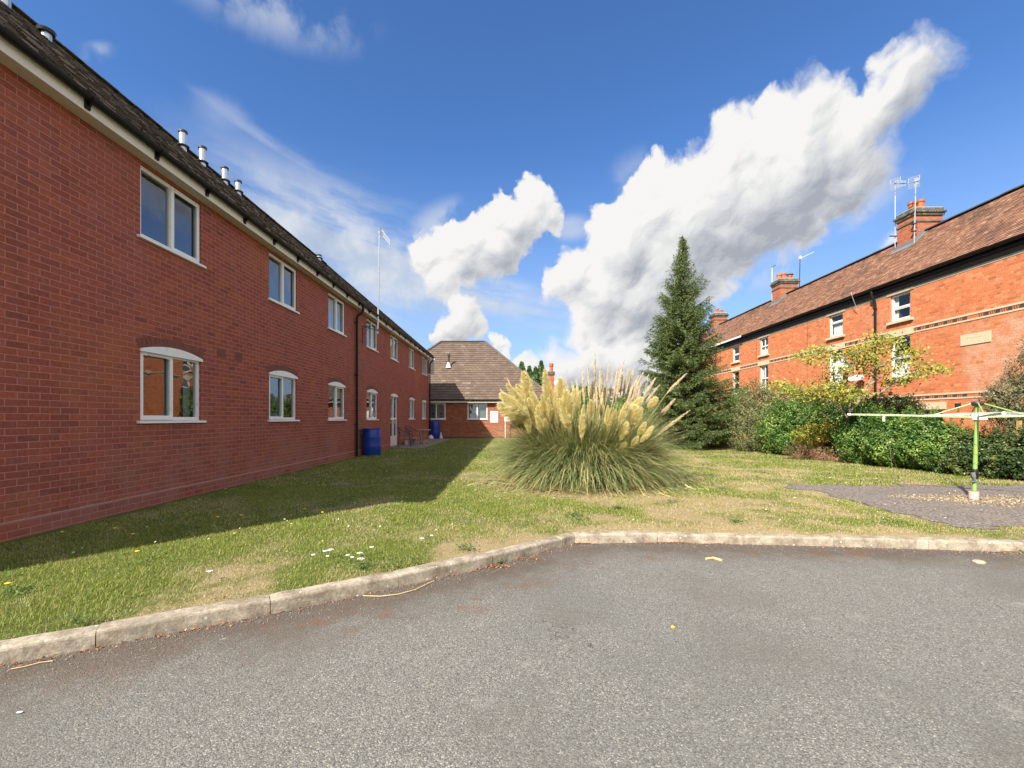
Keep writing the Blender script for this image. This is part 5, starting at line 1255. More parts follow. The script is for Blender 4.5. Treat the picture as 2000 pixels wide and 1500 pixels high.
# ================================================================== pampas grass
CX, CY = 1.42, 9.0
leafmat('pampas_leaf', [(0, (.055, .085, .03)), (.3, (.16, .215, .08)), (.55, (.32, .36, .14)), (.70, (.54, .47, .21)), (1, (.84, .72, .36))], trans=.15, rough=.5)
leafmat('plume_cream', [(0, (.80, .68, .30)), (.5, (.93, .83, .44)), (1, (.95, .91, .66))], trans=.4, rough=.8, spec=.1)
leafmat('plume_tan', [(0, (.52, .40, .24)), (.5, (.72, .59, .38)), (1, (.86, .76, .54))], trans=.35, rough=.8, spec=.1)
pg = thing('pampas_grass', 'big pampas grass clump with cream and tan feathery plumes in the middle of the lawn', 'pampas grass', (CX, CY, GZ))
def ribbons(P0, heading, th0, curl, L, W, seg, twist=.3):
    "P0 (n,3) roots; angle from the vertical grows along the ribbon"
    n = len(P0); pts = [P0]; th = th0.copy(); p = P0.copy(); ch, sh = np.cos(heading), np.sin(heading)
    for k in range(seg):
        th = th0+curl*((k+.5)/seg)**1.4; d = np.column_stack([ch*np.sin(th), sh*np.sin(th), np.cos(th)]); p = p+d*(L/seg)[:, None]; pts.append(p)
    tw = heading+np.pi/2+RNG.uniform(-twist, twist, n); side = np.column_stack([np.cos(tw), np.sin(tw), RNG.uniform(-.3, .3, n)])
    V = np.empty((n, (seg+1)*2, 3))
    for k in range(seg+1):
        w = (W*(.6 if k == 0 else 1.0 if k < seg*.6 else max(.08, (1-k/seg)*1.6)))[:, None]*.5 if isinstance(W, np.ndarray) else W*.5
        V[:, 2*k] = pts[k]-side*w; V[:, 2*k+1] = pts[k]+side*w
    b = np.arange(n)[:, None]*((seg+1)*2); Q = np.concatenate([b+np.array([2*k, 2*k+1, 2*k+3, 2*k+2]) for k in range(seg)])
    return V.reshape(-1, 3), Q, (seg+1)*2
n = 15000; h = RNG.uniform(0, 2*np.pi, n); q = np.sqrt(RNG.random(n))*.66; P0 = np.column_stack([CX+q*np.cos(h)*1.30, CY+q*np.sin(h), np.full(n, GZ-.01)])
h2 = h+RNG.normal(0, .45, n)*(1+1.2*(RNG.random(n) < .15)); th0 = .10+q/.66*.85*RNG.random(n)**.8+RNG.random(n)*.25; curl = RNG.uniform(.6, 2.2, n); L = RNG.uniform(.95, 1.8, n)*(1+.05*np.cos(h2)**2); W = RNG.uniform(.007, .015, n)
V, Q, k = ribbons(P0, h2, th0, curl, L, W, 8); V[:, 2] = np.maximum(V[:, 2], GZ+.01+RNG.random(len(V))*.02)
tone = np.clip(RNG.random(n)*.66+.34*(RNG.random(n) < .36)+.05*np.cos(h2), 0, 1)
bulk('leaves', V, Q, 'pampas_leaf', pg, rnd=np.repeat(tone, k))
n = 5200; h = RNG.uniform(0, 2*np.pi, n); q = np.sqrt(RNG.random(n))*.7; P0 = np.column_stack([CX+q*np.cos(h)*1.35, CY+.22+q*np.sin(h)*.6, np.full(n, GZ-.01)]); V, Q, k = ribbons(P0, h+RNG.normal(0, .5, n), RNG.uniform(.05, .75, n)*(.4+q), RNG.uniform(.1, .9, n), RNG.uniform(1.1, 1.85, n), RNG.uniform(.006, .012, n), 6)
bulk('upright_leaves', V, Q, 'pampas_leaf', pg, rnd=np.repeat(np.clip(RNG.random(n)*.75+.25*(RNG.random(n) < .4), 0, 1), k))
n = 700; h = RNG.uniform(0, 2*np.pi, n); P0 = np.column_stack([CX+np.clip(RNG.normal(0, .6, n), -1, 1), CY+np.clip(RNG.normal(0, .4, n), -.7, .7), GZ+RNG.uniform(.1, .8, n)]); V, Q, k = ribbons(P0, h, RNG.uniform(.3, 1.7, n), RNG.uniform(-.4, .9, n), RNG.uniform(.3, .7, n), RNG.uniform(.006, .011, n), 4, twist=1.5); V[:, 2] = np.maximum(V[:, 2], GZ+.015)
bulk('broken_stems', V, Q, 'pampas_leaf', pg, rnd=np.repeat(RNG.uniform(.66, 1, n), k))
# dry thatch at the foot
n = 3500; h = RNG.uniform(0, 2*np.pi, n); q = RNG.uniform(.4, 1.45, n); P0 = np.column_stack([CX+q*np.cos(h)*1.15, CY+q*np.sin(h), np.full(n, GZ+.02)]); V, Q, k = ribbons(P0, h+RNG.normal(0, .7, n), RNG.uniform(1.1, 1.55, n), RNG.uniform(0, .3, n), RNG.uniform(.25, .7, n), RNG.uniform(.006, .012, n), 3)
V[:, 2] = np.maximum(V[:, 2], GZ+.012); bulk('thatch', V, Q, 'pampas_leaf', pg, rnd=np.repeat(RNG.uniform(.7, 1, n), k))
def plume(base, tip, w, kind, N):
    base, tip = np.array(base), np.array(tip); ax = tip-base; L = np.linalg.norm(ax); ax /= L
    side = np.cross(ax, [0, 0, 1.]); side /= np.linalg.norm(side)+1e-9; up = np.cross(side, ax); bend = (np.array([side*RNG.uniform(-1, 1)])[0]*.05+np.array([ax[0], ax[1], 0])*.06)*L
    t = RNG.random(N)**.85; a = RNG.uniform(0, 2*np.pi, N); spine = base+ax*L*t[:, None]*.92+bend*(t**2)[:, None]
    prof = np.minimum(t/.28+.35, 1)*np.clip(1-t, 0, 1)**.62+.07; spread = (.34 if kind == 'c' else .16)*RNG.uniform(.5, 1.5, N); l = w*prof*RNG.uniform(.7, 1.7, N)/np.maximum(np.sin(spread+.25), .2)*.5
    rad = side*np.cos(a)[:, None]+up*np.sin(a)[:, None]; d = ax*np.cos(spread+.18)[:, None]+rad*np.sin(spread+.18)[:, None]
    p1 = spine+d*l[:, None]*.55; p2 = p1+(d+np.array([0, 0, -.35 if kind == 'c' else -.12]))*l[:, None]*.5
    b = np.cross(d, RNG.normal(size=(N, 3))); b /= np.linalg.norm(b, axis=1)[:, None]+1e-9; W = (.0062 if kind == 'c' else .0052)
    V = np.stack([spine-b*W*.5, spine+b*W*.5, p1-b*W*.6, p1+b*W*.6, p2-b*W*.1, p2+b*W*.1], 1).reshape(-1, 3); k = np.arange(N)[:, None]*6
    return V, np.concatenate([k+np.array([0, 1, 3, 2]), k+np.array([2, 3, 5, 4])]), np.repeat(RNG.random(N), 6), spine
PL = []  # base x, y, tip x, y, half width px, kind, distance
c_ = [(1034, 788, 1020, 722, 12), (1071, 800, 1060, 715, 11), (1024, 828, 971, 786, 13), (1030, 815, 975, 765, 12), (1030, 806, 986, 745, 11), (1040, 800, 1006, 748, 11), (1058, 818, 1034, 760, 10), (1052, 832, 996, 792, 12), (1112, 846, 1092, 775, 13), (1098, 800, 1090, 735, 11), (1106, 815, 1105, 760, 11),
      (1133, 858, 1135, 786, 9), (1150, 818, 1153, 779, 7), (1151, 838, 1153, 820, 4), (1181, 848, 1187, 788, 9), (1192, 828, 1199, 800, 7), (1206, 832, 1220, 782, 8), (1230, 836, 1238, 790, 11), (1236, 834, 1250, 795, 9), (1208, 861, 1221, 823, 8), (1242, 853, 1257, 823, 7), (1247, 864, 1272, 830, 8), (1230, 873, 1242, 852, 6), (1207, 884, 1218, 863, 6),
      (1170, 812, 1171, 788, 5), (1060, 850, 1046, 810, 8), (1225, 810, 1250, 775, 9), (1082, 835, 1072, 795, 9), (1018, 822, 985, 772, 11), (1066, 846, 1061, 816, 6), (1260, 802, 1278, 775, 7)]
t_ = [(1160, 790, 1157, 680, 5), (1148, 780, 1146, 700, 4), (1138, 785, 1135, 720, 4), (1169, 780, 1170, 705, 5), (1180, 785, 1184, 703, 4), (1200, 780, 1217, 693, 5), (1196, 775, 1207, 708, 4), (1213, 780, 1225, 712, 5), (1230, 785, 1253, 722, 6), (1228, 780, 1244, 730, 5), (1238, 790, 1257, 738, 5), (1250, 785, 1277, 734, 5), (1256, 790, 1285, 748, 4), (1298, 770, 1340, 725, 5), (1276, 824, 1316, 776, 6), (1281, 850, 1346, 797, 4), (1270, 872, 1291, 855, 5),
      (1112, 790, 1102, 730, 4), (1120, 790, 1115, 742, 5), (1052, 800, 1036, 758, 4), (1010, 790, 987, 735, 4), (1008, 800, 973, 757, 4), (1100, 800, 1088, 745, 4), (1220, 780, 1235, 715, 5), (1188, 778, 1195, 715, 4), (1244, 778, 1265, 727, 4), (1064, 845, 1035, 800, 4), (1126, 775, 1123, 735, 3), (1174, 770, 1177, 725, 3), (1208, 775, 1213, 722, 4), (1155, 800, 1152, 740, 4), (1220, 800, 1232, 750, 4), (1106, 810, 1098, 770, 4)]
for (bx_, by_, tx_, ty_, w_) in c_: PL.append((bx_, by_, tx_, ty_, w_, 'c', (8.2+.6*random.random()) if by_ < 815 or bx_ < 1100 else (7.75+.35*random.random())))
for (bx_, by_, tx_, ty_, w_) in t_: PL.append((bx_, by_, tx_, ty_, w_, 't', 9.3+.5*random.random() if by_ < 815 else 8.7))
for i in range(22):
    bx_ = random.uniform(1000, 1125); k = (bx_-1075)/100; by_ = random.uniform(805, 850); PL.append((bx_, by_, bx_+k*38+random.uniform(-10, 10), by_-random.uniform(40, 62), random.uniform(7, 10), 'c', random.uniform(8.3, 8.9)))
for i in range(8):
    bx_ = random.uniform(1120, 1250); k = (bx_-1150)/100; PL.append((bx_, random.uniform(785, 812), bx_+k*18+random.uniform(-6, 6), random.uniform(728, 765), random.uniform(3, 5), 't', random.uniform(9.2, 9.9)))
for (bx_, by_, tx_, ty_, w_, kd, Yd) in PL:
    lean = .12*(1 if Yd < 8.9 else -1)*-1
    b = at(bx_, by_, Yd); tp = at(tx_, ty_, Yd*(1+lean*.15)); w = w_/F*Yd*(1.42 if kd == 'c' else 1.25)*random.uniform(.8, 1.2)
    V, Q, rr, sp = plume(b, tp, w*1.15, kd, 2300 if kd == 'c' else 700)
    po = bulk('plume', V, Q, 'plume_cream' if kd == 'c' else 'plume_tan', pg, rnd=rr)
    root = Vector((CX+(b.x-CX)*.35, CY+(b.y-CY)*.4, GZ)); mid = (root+b)/2+Vector((0, 0, .12)); m = MB(); m.tube([root, mid, b, (b+tp)/2], [.005, .004, .003, .002], 5); m.build('stalk', 'straw', po)

# ================================================================== spruce
leafmat('spruce_needle', [(0, (.030, .055, .020)), (.4, (.075, .125, .040)), (.75, (.16, .21, .060)), (1, (.28, .31, .10))], trans=.15, rough=.5)
SX, SY = 6.87, 18.5; STOP = Z(7.45)
sp = thing('spruce_tree', 'tall pointed dark green spruce behind the pampas clump, left of the orange brick terrace', 'tree', (SX, SY, GZ))
m = MB(); m.tube([(SX, SY, GZ-.1), (SX, SY, 4), (SX+.03, SY, 7.6), (SX, SY, STOP-.55), (SX, SY, STOP)], [.15, .10, .045, .02, .008], 10); m.build('trunk', 'bark', sp, smooth=True)
profL = [(0, 1.15), (.5, 1.35), (1.2, 1.5), (2.2, 1.75), (3.2, 1.72), (4.0, 1.5), (5.0, 1.2), (6.0, .86), (6.8, .58), (7.4, .38), (8.0, .20), (8.45, .08), (8.7, .03)]
profR = [(0, 1.2), (.5, 1.6), (1.2, 1.95), (2.2, 1.95), (3.0, 1.72), (3.6, 1.45), (4.3, 1.32), (5.2, 1.10), (6.2, .80), (6.9, .54), (7.4, .36), (8.0, .19), (8.45, .08), (8.7, .03)]
def prof(p, z): return np.interp(z, [a for a, _ in p], [b for _, b in p])
A, B, TH = [], [], []   # twig segments
br = MB(); z = .22
while z < 8.55:
    nb = 10 if z < 6 else 8 if z < 7.6 else 5
    for k in range(nb):
        a = random.uniform(0, 2*math.pi); zz = z+random.uniform(-.12, .12); side = .5+.5*math.cos(a); R_ = .86*float(prof(profR, zz)*side+prof(profL, zz)*(1-side))*random.choice((random.uniform(.55, .85), random.uniform(.85, 1.08), random.uniform(1., 1.32)))
        steep = float(np.interp(zz, [1, 4, 6, 8], [-.02, .15, .5, .95])); d = Vector((math.cos(a), math.sin(a), 0)); n_ = max(4, int(R_/.11)); pts = []
        for i in range(n_+1):
            t = i/n_; r_ = R_*t; dz = steep*r_-.14*r_*max(0, 1-zz/5)+.17*R_*t**3; pts.append(Vector((SX, SY, GZ+zz))+d*r_+Vector((0, 0, dz)))
        br.tube(pts, [max(.004, .022*(1-i/n_)*min(1, R_)) for i in range(n_+1)], 4, caps=False)
        perp = Vector((-d.y, d.x, 0))
        for i in range(1, n_+1):
            t = i/n_
            if t > .3 or zz > 6: A.append(pts[i-1]); B.append(pts[i]); TH.append(1)
            if t < .22: continue
            for sg in (-1, 1):
                for rep in range(2):
                    l = (.10+.34*(1-t)*R_/1.6+.10)*random.uniform(.6, 1.15)*(1 if R_ > .6 else .55); p = pts[i-1].lerp(pts[i], random.random()); e = p+(perp*sg*.8+d*.62)*l+Vector((0, 0, -.10*l+random.uniform(-.06, .05)-(.10 if rep else 0))); A.append(p); B.append(e); TH.append(1)
                    if l > .2:
                        mdp = p.lerp(e, .5); A.append(mdp); B.append(mdp+(d*.9+perp*sg*.2)*l*.5+Vector((0, 0, -.03))); TH.append(1)
    z += .14 if z < 6.5 else .16
for (dx, dz_) in ((0, 0),): A.append(Vector((SX, SY, STOP-.75))); B.append(Vector((SX, SY, STOP-.1))); TH.append(.5)
br.build('branches', 'bark', sp)
A = np.array([tuple(v) for v in A]); B = np.array([tuple(v) for v in B]); D = B-A; LL = np.linalg.norm(D, axis=1); cnt = np.maximum(7, (LL*72).astype(int)); ii = np.repeat(np.arange(len(A)), cnt); t = RNG.random(len(ii))*1.05; n = len(ii)
dn = D[ii]/LL[ii][:, None]; rv = RNG.normal(size=(n, 3)); rv[:, 2] += .25; rv -= (rv*dn).sum(1)[:, None]*dn; rv /= np.linalg.norm(rv, axis=1)[:, None]
p = A[ii]+D[ii]*t[:, None]; nd_ = dn*.75+rv*.8; nd_ /= np.linalg.norm(nd_, axis=1)[:, None]; l = RNG.uniform(.035, .062, n); sd = np.cross(nd_, RNG.normal(size=(n, 3))); sd /= np.linalg.norm(sd, axis=1)[:, None]; W = .0068
e = p+nd_*l[:, None]; V = np.stack([p-sd*W, p+sd*W, e+sd*W*.5, e-sd*W*.5], 1).reshape(-1, 3); Q = np.arange(n)[:, None]*4+np.array([0, 1, 2, 3]); rr = np.clip(RNG.random(n)*.6+.3*(t > .7)+np.repeat(RNG.random(len(A))*.25, cnt), 0, 1)
print('spruce needles', n)
bulk('crown', V, Q, 'spruce_needle', sp, rnd=np.repeat(rr, 4))

# ================================================================== shrubs
def lobe(x, y, rx, ry, Yd, dep=None): c = at(x, y, Yd); return (c.x, c.y, c.z, rx/F*Yd, (dep or rx*.8)/F*Yd, ry/F*Yd)
def foliage(lobes, n, L, W, seed=0, ground=GZ, lump=.36, up=.35, inner=.45):
    w = np.array([a[3]*a[5]+a[4]*a[5]+a[3]*a[4] for a in lobes]); w /= w.sum(); k = RNG.choice(len(lobes), n, p=w); lb = np.array(lobes)[k]
    u = RNG.normal(size=(n, 3)); u /= np.linalg.norm(u, axis=1)[:, None]
    lump_ = 1+lump*(fbm(u[:, 0]*2+lb[:, 0]*3+u[:, 2]*1.3, u[:, 1]*2+u[:, 2]*2.1+lb[:, 1], .55, seed % 3)-.5)*2
    sh = (inner+(1-inner)*RNG.random(n)**.45)*lump_; P_ = lb[:, :3]+u*lb[:, 3:]*sh[:, None]
    P_[:, 2] = np.maximum(P_[:, 2], ground+RNG.random(n)*.12); nn = u+np.array([0, 0, up])+RNG.normal(size=(n, 3))*.55; nn /= np.linalg.norm(nn, axis=1)[:, None]
    P_ += (np.stack([fbm(P_[:, 0]+P_[:, 2], P_[:, 1], .25, k_) for k_ in (0, 2, 4)], 1)-.5)*.30
    P_[:, 2] = np.maximum(P_[:, 2], ground+RNG.random(n)*.1)
    # shoots standing out of the outline
    ns = int(n/260); si = RNG.integers(0, n, ns); dirs = u[si]*.6+np.array([0, 0, .8])+RNG.normal(size=(ns, 3))*.3; dirs /= np.linalg.norm(dirs, axis=1)[:, None]; sl_ = RNG.uniform(.08, .34, ns)
    outer = lb[si, :3]+u[si]*lb[si, 3:]*.97; m_ = 22; tt = RNG.random((ns, m_)); SP = (outer[:, None, :]+dirs[:, None, :]*(sl_[:, None]*tt)[..., None]+RNG.normal(size=(ns, m_, 3))*.018).reshape(-1, 3)
    SP = SP[SP[:, 2] > ground]; P_ = np.concatenate([P_, SP]); nn = np.concatenate([nn, (lambda q_: q_/np.linalg.norm(q_, axis=1)[:, None])(RNG.normal(size=(len(SP), 3))+np.array([0, -.3, .5]))]); n = len(P_)
    # clumped tone
    tone = np.clip(.5+(fbm(P_[:, 0]*1.+P_[:, 2]*.7, P_[:, 1]+P_[:, 2], .22, 4)-.5)*1.1+(RNG.random(n)-.5)*.6, 0, 1)
    return leafquads(P_, nn, L*RNG.uniform(.6, 1.25, n), W*RNG.uniform(.7, 1.2, n), .06, tone)
def shrub(name, label, cat, lobes, n, L, W, mat, group=None, stem='bark', stems=7, **kw):
    cx = sum(a[0] for a in lobes)/len(lobes); cy = sum(a[1] for a in lobes)/len(lobes); t = thing(name, label, cat, (cx, cy, GZ), group)
    V, Q, rr = foliage(lobes, n, L, W, **kw); bulk('foliage', V, Q, mat, t, rnd=rr)
    m = MB()
    for i in range(stems):
        a = random.choice(lobes); e = Vector((a[0]+random.uniform(-.5, .5)*a[3], a[1]+random.uniform(-.5, .5)*a[4], a[2]+random.uniform(0, .6)*a[5])); b = Vector((a[0]+random.uniform(-.3, .3)*a[3], a[1]+random.uniform(-.2, .4)*a[4], GZ-.05)); m.tube([b, (b+e)/2+Vector((random.uniform(-.08, .08), random.uniform(-.08, .08), .1)), e], [.02, .014, .006], 5)
    m.build('stems', stem, t); return t
HP = ((.36, .38, .09), 1.6, .60, .72, .5), ((.10, .08, .035), 2.3, .64, .72, .35)
leafmat('laurel_leaf', [(0, (0.032, 0.075, 0.018)), (.4, (0.081, 0.180, 0.033)), (.75, (0.194, 0.330, 0.053)), (1, (0.421, 0.480, 0.090))], .3, .4, patches=HP)
leafmat('fleck_leaf', [(0, (.06, .075, .03)), (.4, (.15, .17, .065)), (.7, (.25, .26, .11)), (.9, (.38, .35, .2)), (1, (.5, .45, .30))], .2, .6)
leafmat('ivy_leaf', [(0, (0.026, 0.064, 0.016)), (.4, (0.069, 0.152, 0.029)), (.8, (0.173, 0.288, 0.048)), (1, (0.380, 0.448, 0.112))], .25, .4, patches=HP)
leafmat('yellow_leaf', [(0, (0.087, 0.138, 0.023)), (.35, (0.248, 0.276, 0.034)), (.7, (0.522, 0.437, 0.069)), (.9, (0.720, 0.483, 0.103)), (1, (0.559, 0.276, 0.081))], .3, .5)
leafmat('dead_foliage', [(0, (0.156, 0.072, 0.042)), (.5, (0.363, 0.192, 0.108)), (1, (0.583, 0.360, 0.216))], .15, .7)
leafmat('dark_leaf', [(0, (0.023, 0.042, 0.015)), (.5, (0.057, 0.098, 0.027)), (.85, (0.130, 0.173, 0.053)), (1, (0.389, 0.360, 0.165))], .2, .4, patches=HP)
leafmat('olive_leaf', [(0, (0.068, 0.077, 0.039)), (.5, (0.151, 0.154, 0.070)), (.85, (0.287, 0.266, 0.140)), (1, (0.635, 0.532, 0.364))], .2, .55, patches=HP)
leafmat('conifer_leaf', [(0, (0.021, 0.049, 0.017)), (.5, (0.053, 0.105, 0.028)), (1, (0.121, 0.196, 0.049))], .15, .6)
shrub('laurel_bush', 'bright green laurel bush right of the spruce, under a narrow terrace window', 'bush', [lobe(1412, 822, 36, 50, 19.6), lobe(1445, 800, 34, 44, 20.2), lobe(1395, 850, 26, 30, 19.3)], 15000, .10, .038, 'laurel_leaf')
shrub('speckled_bush', 'tall grey brown speckled bush between the bright laurel and the green ivy mound', 'bush', [lobe(1478, 800, 48, 56, 17.3), lobe(1528, 795, 50, 46, 17.6), lobe(1455, 845, 30, 42, 17.0), lobe(1490, 850, 40, 36, 16.8)], 36000, .055, .032, 'fleck_leaf')
shrub('ivy_mound', 'mid green ivy mound right of the speckled bush', 'bush', [lobe(1520, 840, 42, 55, 15.8), lobe(1570, 822, 52, 52, 15.4), lobe(1622, 822, 50, 64, 14.2), lobe(1660, 840, 36, 50, 13.6), lobe(1545, 865, 36, 30, 15.2)], 36000, .06, .042, 'ivy_leaf')
shrub('yellow_bush', 'low yellow green bush at the foot of the ivy mound', 'bush', [lobe(1578, 852, 34, 20, 14.0), lobe(1604, 845, 26, 20, 13.8)], 3500, .05, .034, 'yellow_leaf', stems=4)
shrub('dead_shrub', 'withered brown shrub at the hedge foot below the yellow green bush', 'bush', [lobe(1562, 882, 30, 18, 13.9), lobe(1600, 888, 26, 17, 13.5), lobe(1640, 898, 22, 16, 12.9)], 5200, .035, .012, 'dead_foliage', stem='dead_stem', stems=26)
shrub('hedge_bush', 'wide dark green hedge bush behind the left arm of the clothes dryer', 'bush', [lobe(1688, 852, 50, 62, 12.5), lobe(1745, 862, 56, 58, 11.6), lobe(1810, 866, 60, 56, 10.9), lobe(1850, 885, 40, 46, 10.3)], 52000, .052, .034, 'ivy_leaf')
shrub('dark_bush', 'dark rounded bush standing behind the wide hedge bush, against the brick wall', 'bush', [lobe(1718, 800, 44, 30, 13.3), lobe(1762, 800, 36, 28, 13.1), lobe(1690, 812, 36, 34, 13.3)], 17000, .05, .03, 'dark_leaf')
shrub('dark_bush', 'dark leafy bush right behind the clothes dryer pole', 'bush', [lobe(1895, 895, 48, 50, 9.9), lobe(1945, 895, 46, 46, 9.5), lobe(2000, 900, 50, 52, 9.1)], 30000, .052, .036, 'dark_leaf')
shrub('dark_bush', 'dark bush at the right edge of the photo below the olive shrub', 'bush', [lobe(2080, 890, 70, 70, 8.6), lobe(2180, 880, 70, 80, 8.2)], 13000, .05, .03, 'dark_leaf')
ol = shrub('olive_shrub', 'tall olive green shrub at the right edge, standing above the hedge', 'bush', [lobe(1985, 775, 50, 44, 10.4), lobe(2040, 730, 56, 70, 10.4), lobe(1962, 800, 34, 26, 10.4), lobe(2010, 830, 55, 40, 10.3), lobe(2100, 720, 70, 80, 10.2)], 40000, .06, .02, 'olive_leaf', lump=.4)
# grey spiky rosemary: upright shoots
def spikes(name, label, x, y, n, h, sp, mat):
    t = thing(name, label, 'bush', (x, y, GZ)); hd = RNG.uniform(0, 6.28, n); P0 = np.column_stack([x+RNG.normal(0, sp, n), y+RNG.normal(0, sp*.6, n), np.full(n, GZ)]); L = RNG.uniform(.6, 1.1, n)*h; th = RNG.uniform(.1, .55, n); parts = []
    for i in range(n):
        d = np.array([math.cos(hd[i])*math.sin(th[i]), math.sin(hd[i])*math.sin(th[i]), math.cos(th[i])]); m_ = int(L[i]*110); tt = RNG.uniform(.15, 1, m_); c = P0[i]+d*L[i]*tt[:, None]+np.array([0, 0, -.06])*(tt**2)[:, None]; nn = RNG.normal(size=(m_, 3)); nn /= np.linalg.norm(nn, axis=1)[:, None]; parts.append(leafquads(c+nn*.012, nn, .045, .007))
    V, Q, rr = join(parts); bulk('foliage', V, Q, mat, t, rnd=rr)
    m = MB()
    for i in range(n):
        d = Vector((math.cos(hd[i])*math.sin(th[i]), math.sin(hd[i])*math.sin(th[i]), math.cos(th[i]))); m.tube([tuple(P0[i]), tuple(Vector(P0[i])+d*L[i]-Vector((0, 0, .06)))], .003, 4)
    m.build('stems', 'dead_stem', t)
leafmat('rosemary_leaf', [(0, (0.098, 0.130, 0.058)), (.6, (0.197, 0.227, 0.104)), (1, (0.365, 0.377, 0.208))], .1, .6)
x, y = gp(1785, 915); spikes('rosemary_bush', 'grey green upright shoots growing out of the hedge foot', x, y-.1, 60, .95, .26, 'rosemary_leaf')

# ================================================================== small tree with yellowing leaves
yt = thing('small_tree', 'small open tree with big yellowing leaves growing from the hedge in front of the terrace', 'tree', (9.1, 12.5, GZ)); Yt = 12.2
m = MB(); J = lambda x, y, Yd=Yt: at(x, y, Yd)
m.tube([at(1656, 900, 13.1), at(1654, 870, 13.0), at(1650, 835, 12.6), at(1655, 805, 12.2)], [.06, .05, .042, .034], 8); m.build('trunk', 'bark', yt, smooth=True)
limbs = [[(1655, 808), (1668, 790), (1690, 770), (1718, 766), (1748, 752)], [(1668, 790), (1690, 755), (1705, 725), (1700, 690), (1705, 660)], [(1652, 815), (1640, 800), (1618, 785), (1600, 775), (1560, 762)], [(1655, 806), (1658, 775), (1650, 745), (1660, 720), (1672, 690)], [(1640, 800), (1632, 765), (1625, 735), (1600, 700), (1572, 690)], [(1705, 725), (1740, 700), (1775, 690), (1780, 684)], [(1718, 766), (1760, 735), (1795, 722), (1834, 722)], [(1660, 720), (1645, 700), (1632, 690)], [(1690, 755), (1720, 735), (1745, 722)]]
m = MB()
for l in limbs: m.tube([J(x, y, Yt+random.uniform(-.15, .15) if i else Yt) for i, (x, y) in enumerate(l)], [max(.006, .026-.005*i) for i in range(len(l))], 6)
m.build('branches', 'pale_bark', yt, smooth=True)
cl = [(1564, 694), (1586, 684), (1607, 683), (1598, 694), (1581, 706), (1626, 700), (1645, 698), (1662, 692), (1677, 684), (1690, 678), (1703, 656), (1712, 664), (1722, 668), (1749, 667), (1735, 672), (1778, 682), (1790, 690), (1790, 708), (1836, 720), (1822, 724), (1809, 722), (1766, 706), (1778, 737), (1792, 730), (1747, 722), (1735, 746), (1752, 745), (1704, 708), (1694, 727), (1708, 722), (1665, 717), (1650, 722), (1629, 717), (1617, 734), (1651, 756), (1640, 748), (1675, 768), (1662, 765), (1629, 763), (1615, 762), (1605, 750), (1653, 780), (1640, 776), (1668, 780), (1590, 765), (1570, 758), (1550, 758), (1530, 755), (1512, 752), (1540, 765), (1600, 778), (1700, 690), (1718, 690), (1760, 690), (1690, 700), (1625, 775), (1560, 770), (1585, 775), (1680, 705)]
parts = []
for (xp, yp) in cl:
    c = np.array(at(xp, yp, Yt+random.uniform(-.5, .5))); n = random.randint(44, 70); P_ = c+RNG.normal(size=(n, 3))*np.array([.15, .17, .085]); nn = RNG.normal(size=(n, 3))*.6+np.array([-.45, -.7, .55]); nn /= np.linalg.norm(nn, axis=1)[:, None]; parts.append(leafquads(P_, nn, RNG.uniform(.06, .10, n), .052, .18, np.clip(RNG.normal(.33, .24, n), 0, 1)))
V, Q, rr = join(parts); bulk('crown', V, Q, 'yellow_leaf', yt, rnd=rr)

# ================================================================== conifers far behind
for (xp, top, w, lab) in ((1016, 708, 11, 'dark conifer just right of the bungalow roof slope, leftmost of the far group'), (1031, 716, 8, 'shorter dark conifer, second from the left in the far group'), (1043, 718, 8, 'shorter dark conifer, third from the left in the far group'), (1054, 706, 9, 'pointed dark conifer nearest the far single chimney')):
    Yd = 52+random.uniform(-2, 2); b = at(xp, 817, Yd); tz = EYE+(817-top)/F*Yd; t = thing('conifer', lab, 'tree', (b.x, b.y, 0), 'conifers behind the bungalow'); n = 5000; zz = RNG.random(n)**1.3; rr_ = w/F*Yd*2.1*np.clip(1-zz, 0.02, 1)**.62*(.75+.5*RNG.random(n)); a = RNG.uniform(0, 6.28, n)
    P_ = np.column_stack([b.x+rr_*np.cos(a), b.y+rr_*np.sin(a), zz*tz]); nn = np.column_stack([np.cos(a), np.sin(a), np.full(n, .5)])+RNG.normal(size=(n, 3))*.5; nn /= np.linalg.norm(nn, axis=1)[:, None]; V, Q, q_ = leafquads(P_, nn, .42, .2); bulk('crown', V, Q, 'conifer_leaf', t, rnd=q_)
    m = MB(); m.tube([(b.x, b.y, 0), (b.x, b.y, tz*.95)], [.15, .03], 6); m.build('trunk', 'bark', t)
bl = [(12, 33, 1.6, 1.6, 1.4, 2.2), (2.9, 31.8, 1.0, .9, .9, 1.2), (5.6, 36.5, 2.0, 2.0, 1.5, 2.1), (9.6, 37, 1.3, 2.8, 1.8, 2.1)]
for lb, lab in zip(bl, ('far bush in the gap beside the terrace yards', 'bush at the right end of the bungalow', 'far bush in front of the small brick house', 'far bush between the small brick house and the terrace')): shrub('garden_bush', lab, 'bush', [lb], 13000, .15, .10, 'ivy_leaf')
# timber post and wire at the right
m = MB(); m.box(10.78, 10.84, 9.7, 9.76, GZ-.1, Z(-.05)); tag(m.build('timber_post', 'timber_post', None), 'short orange timber post in the bushes right of the dryer pole', 'post')

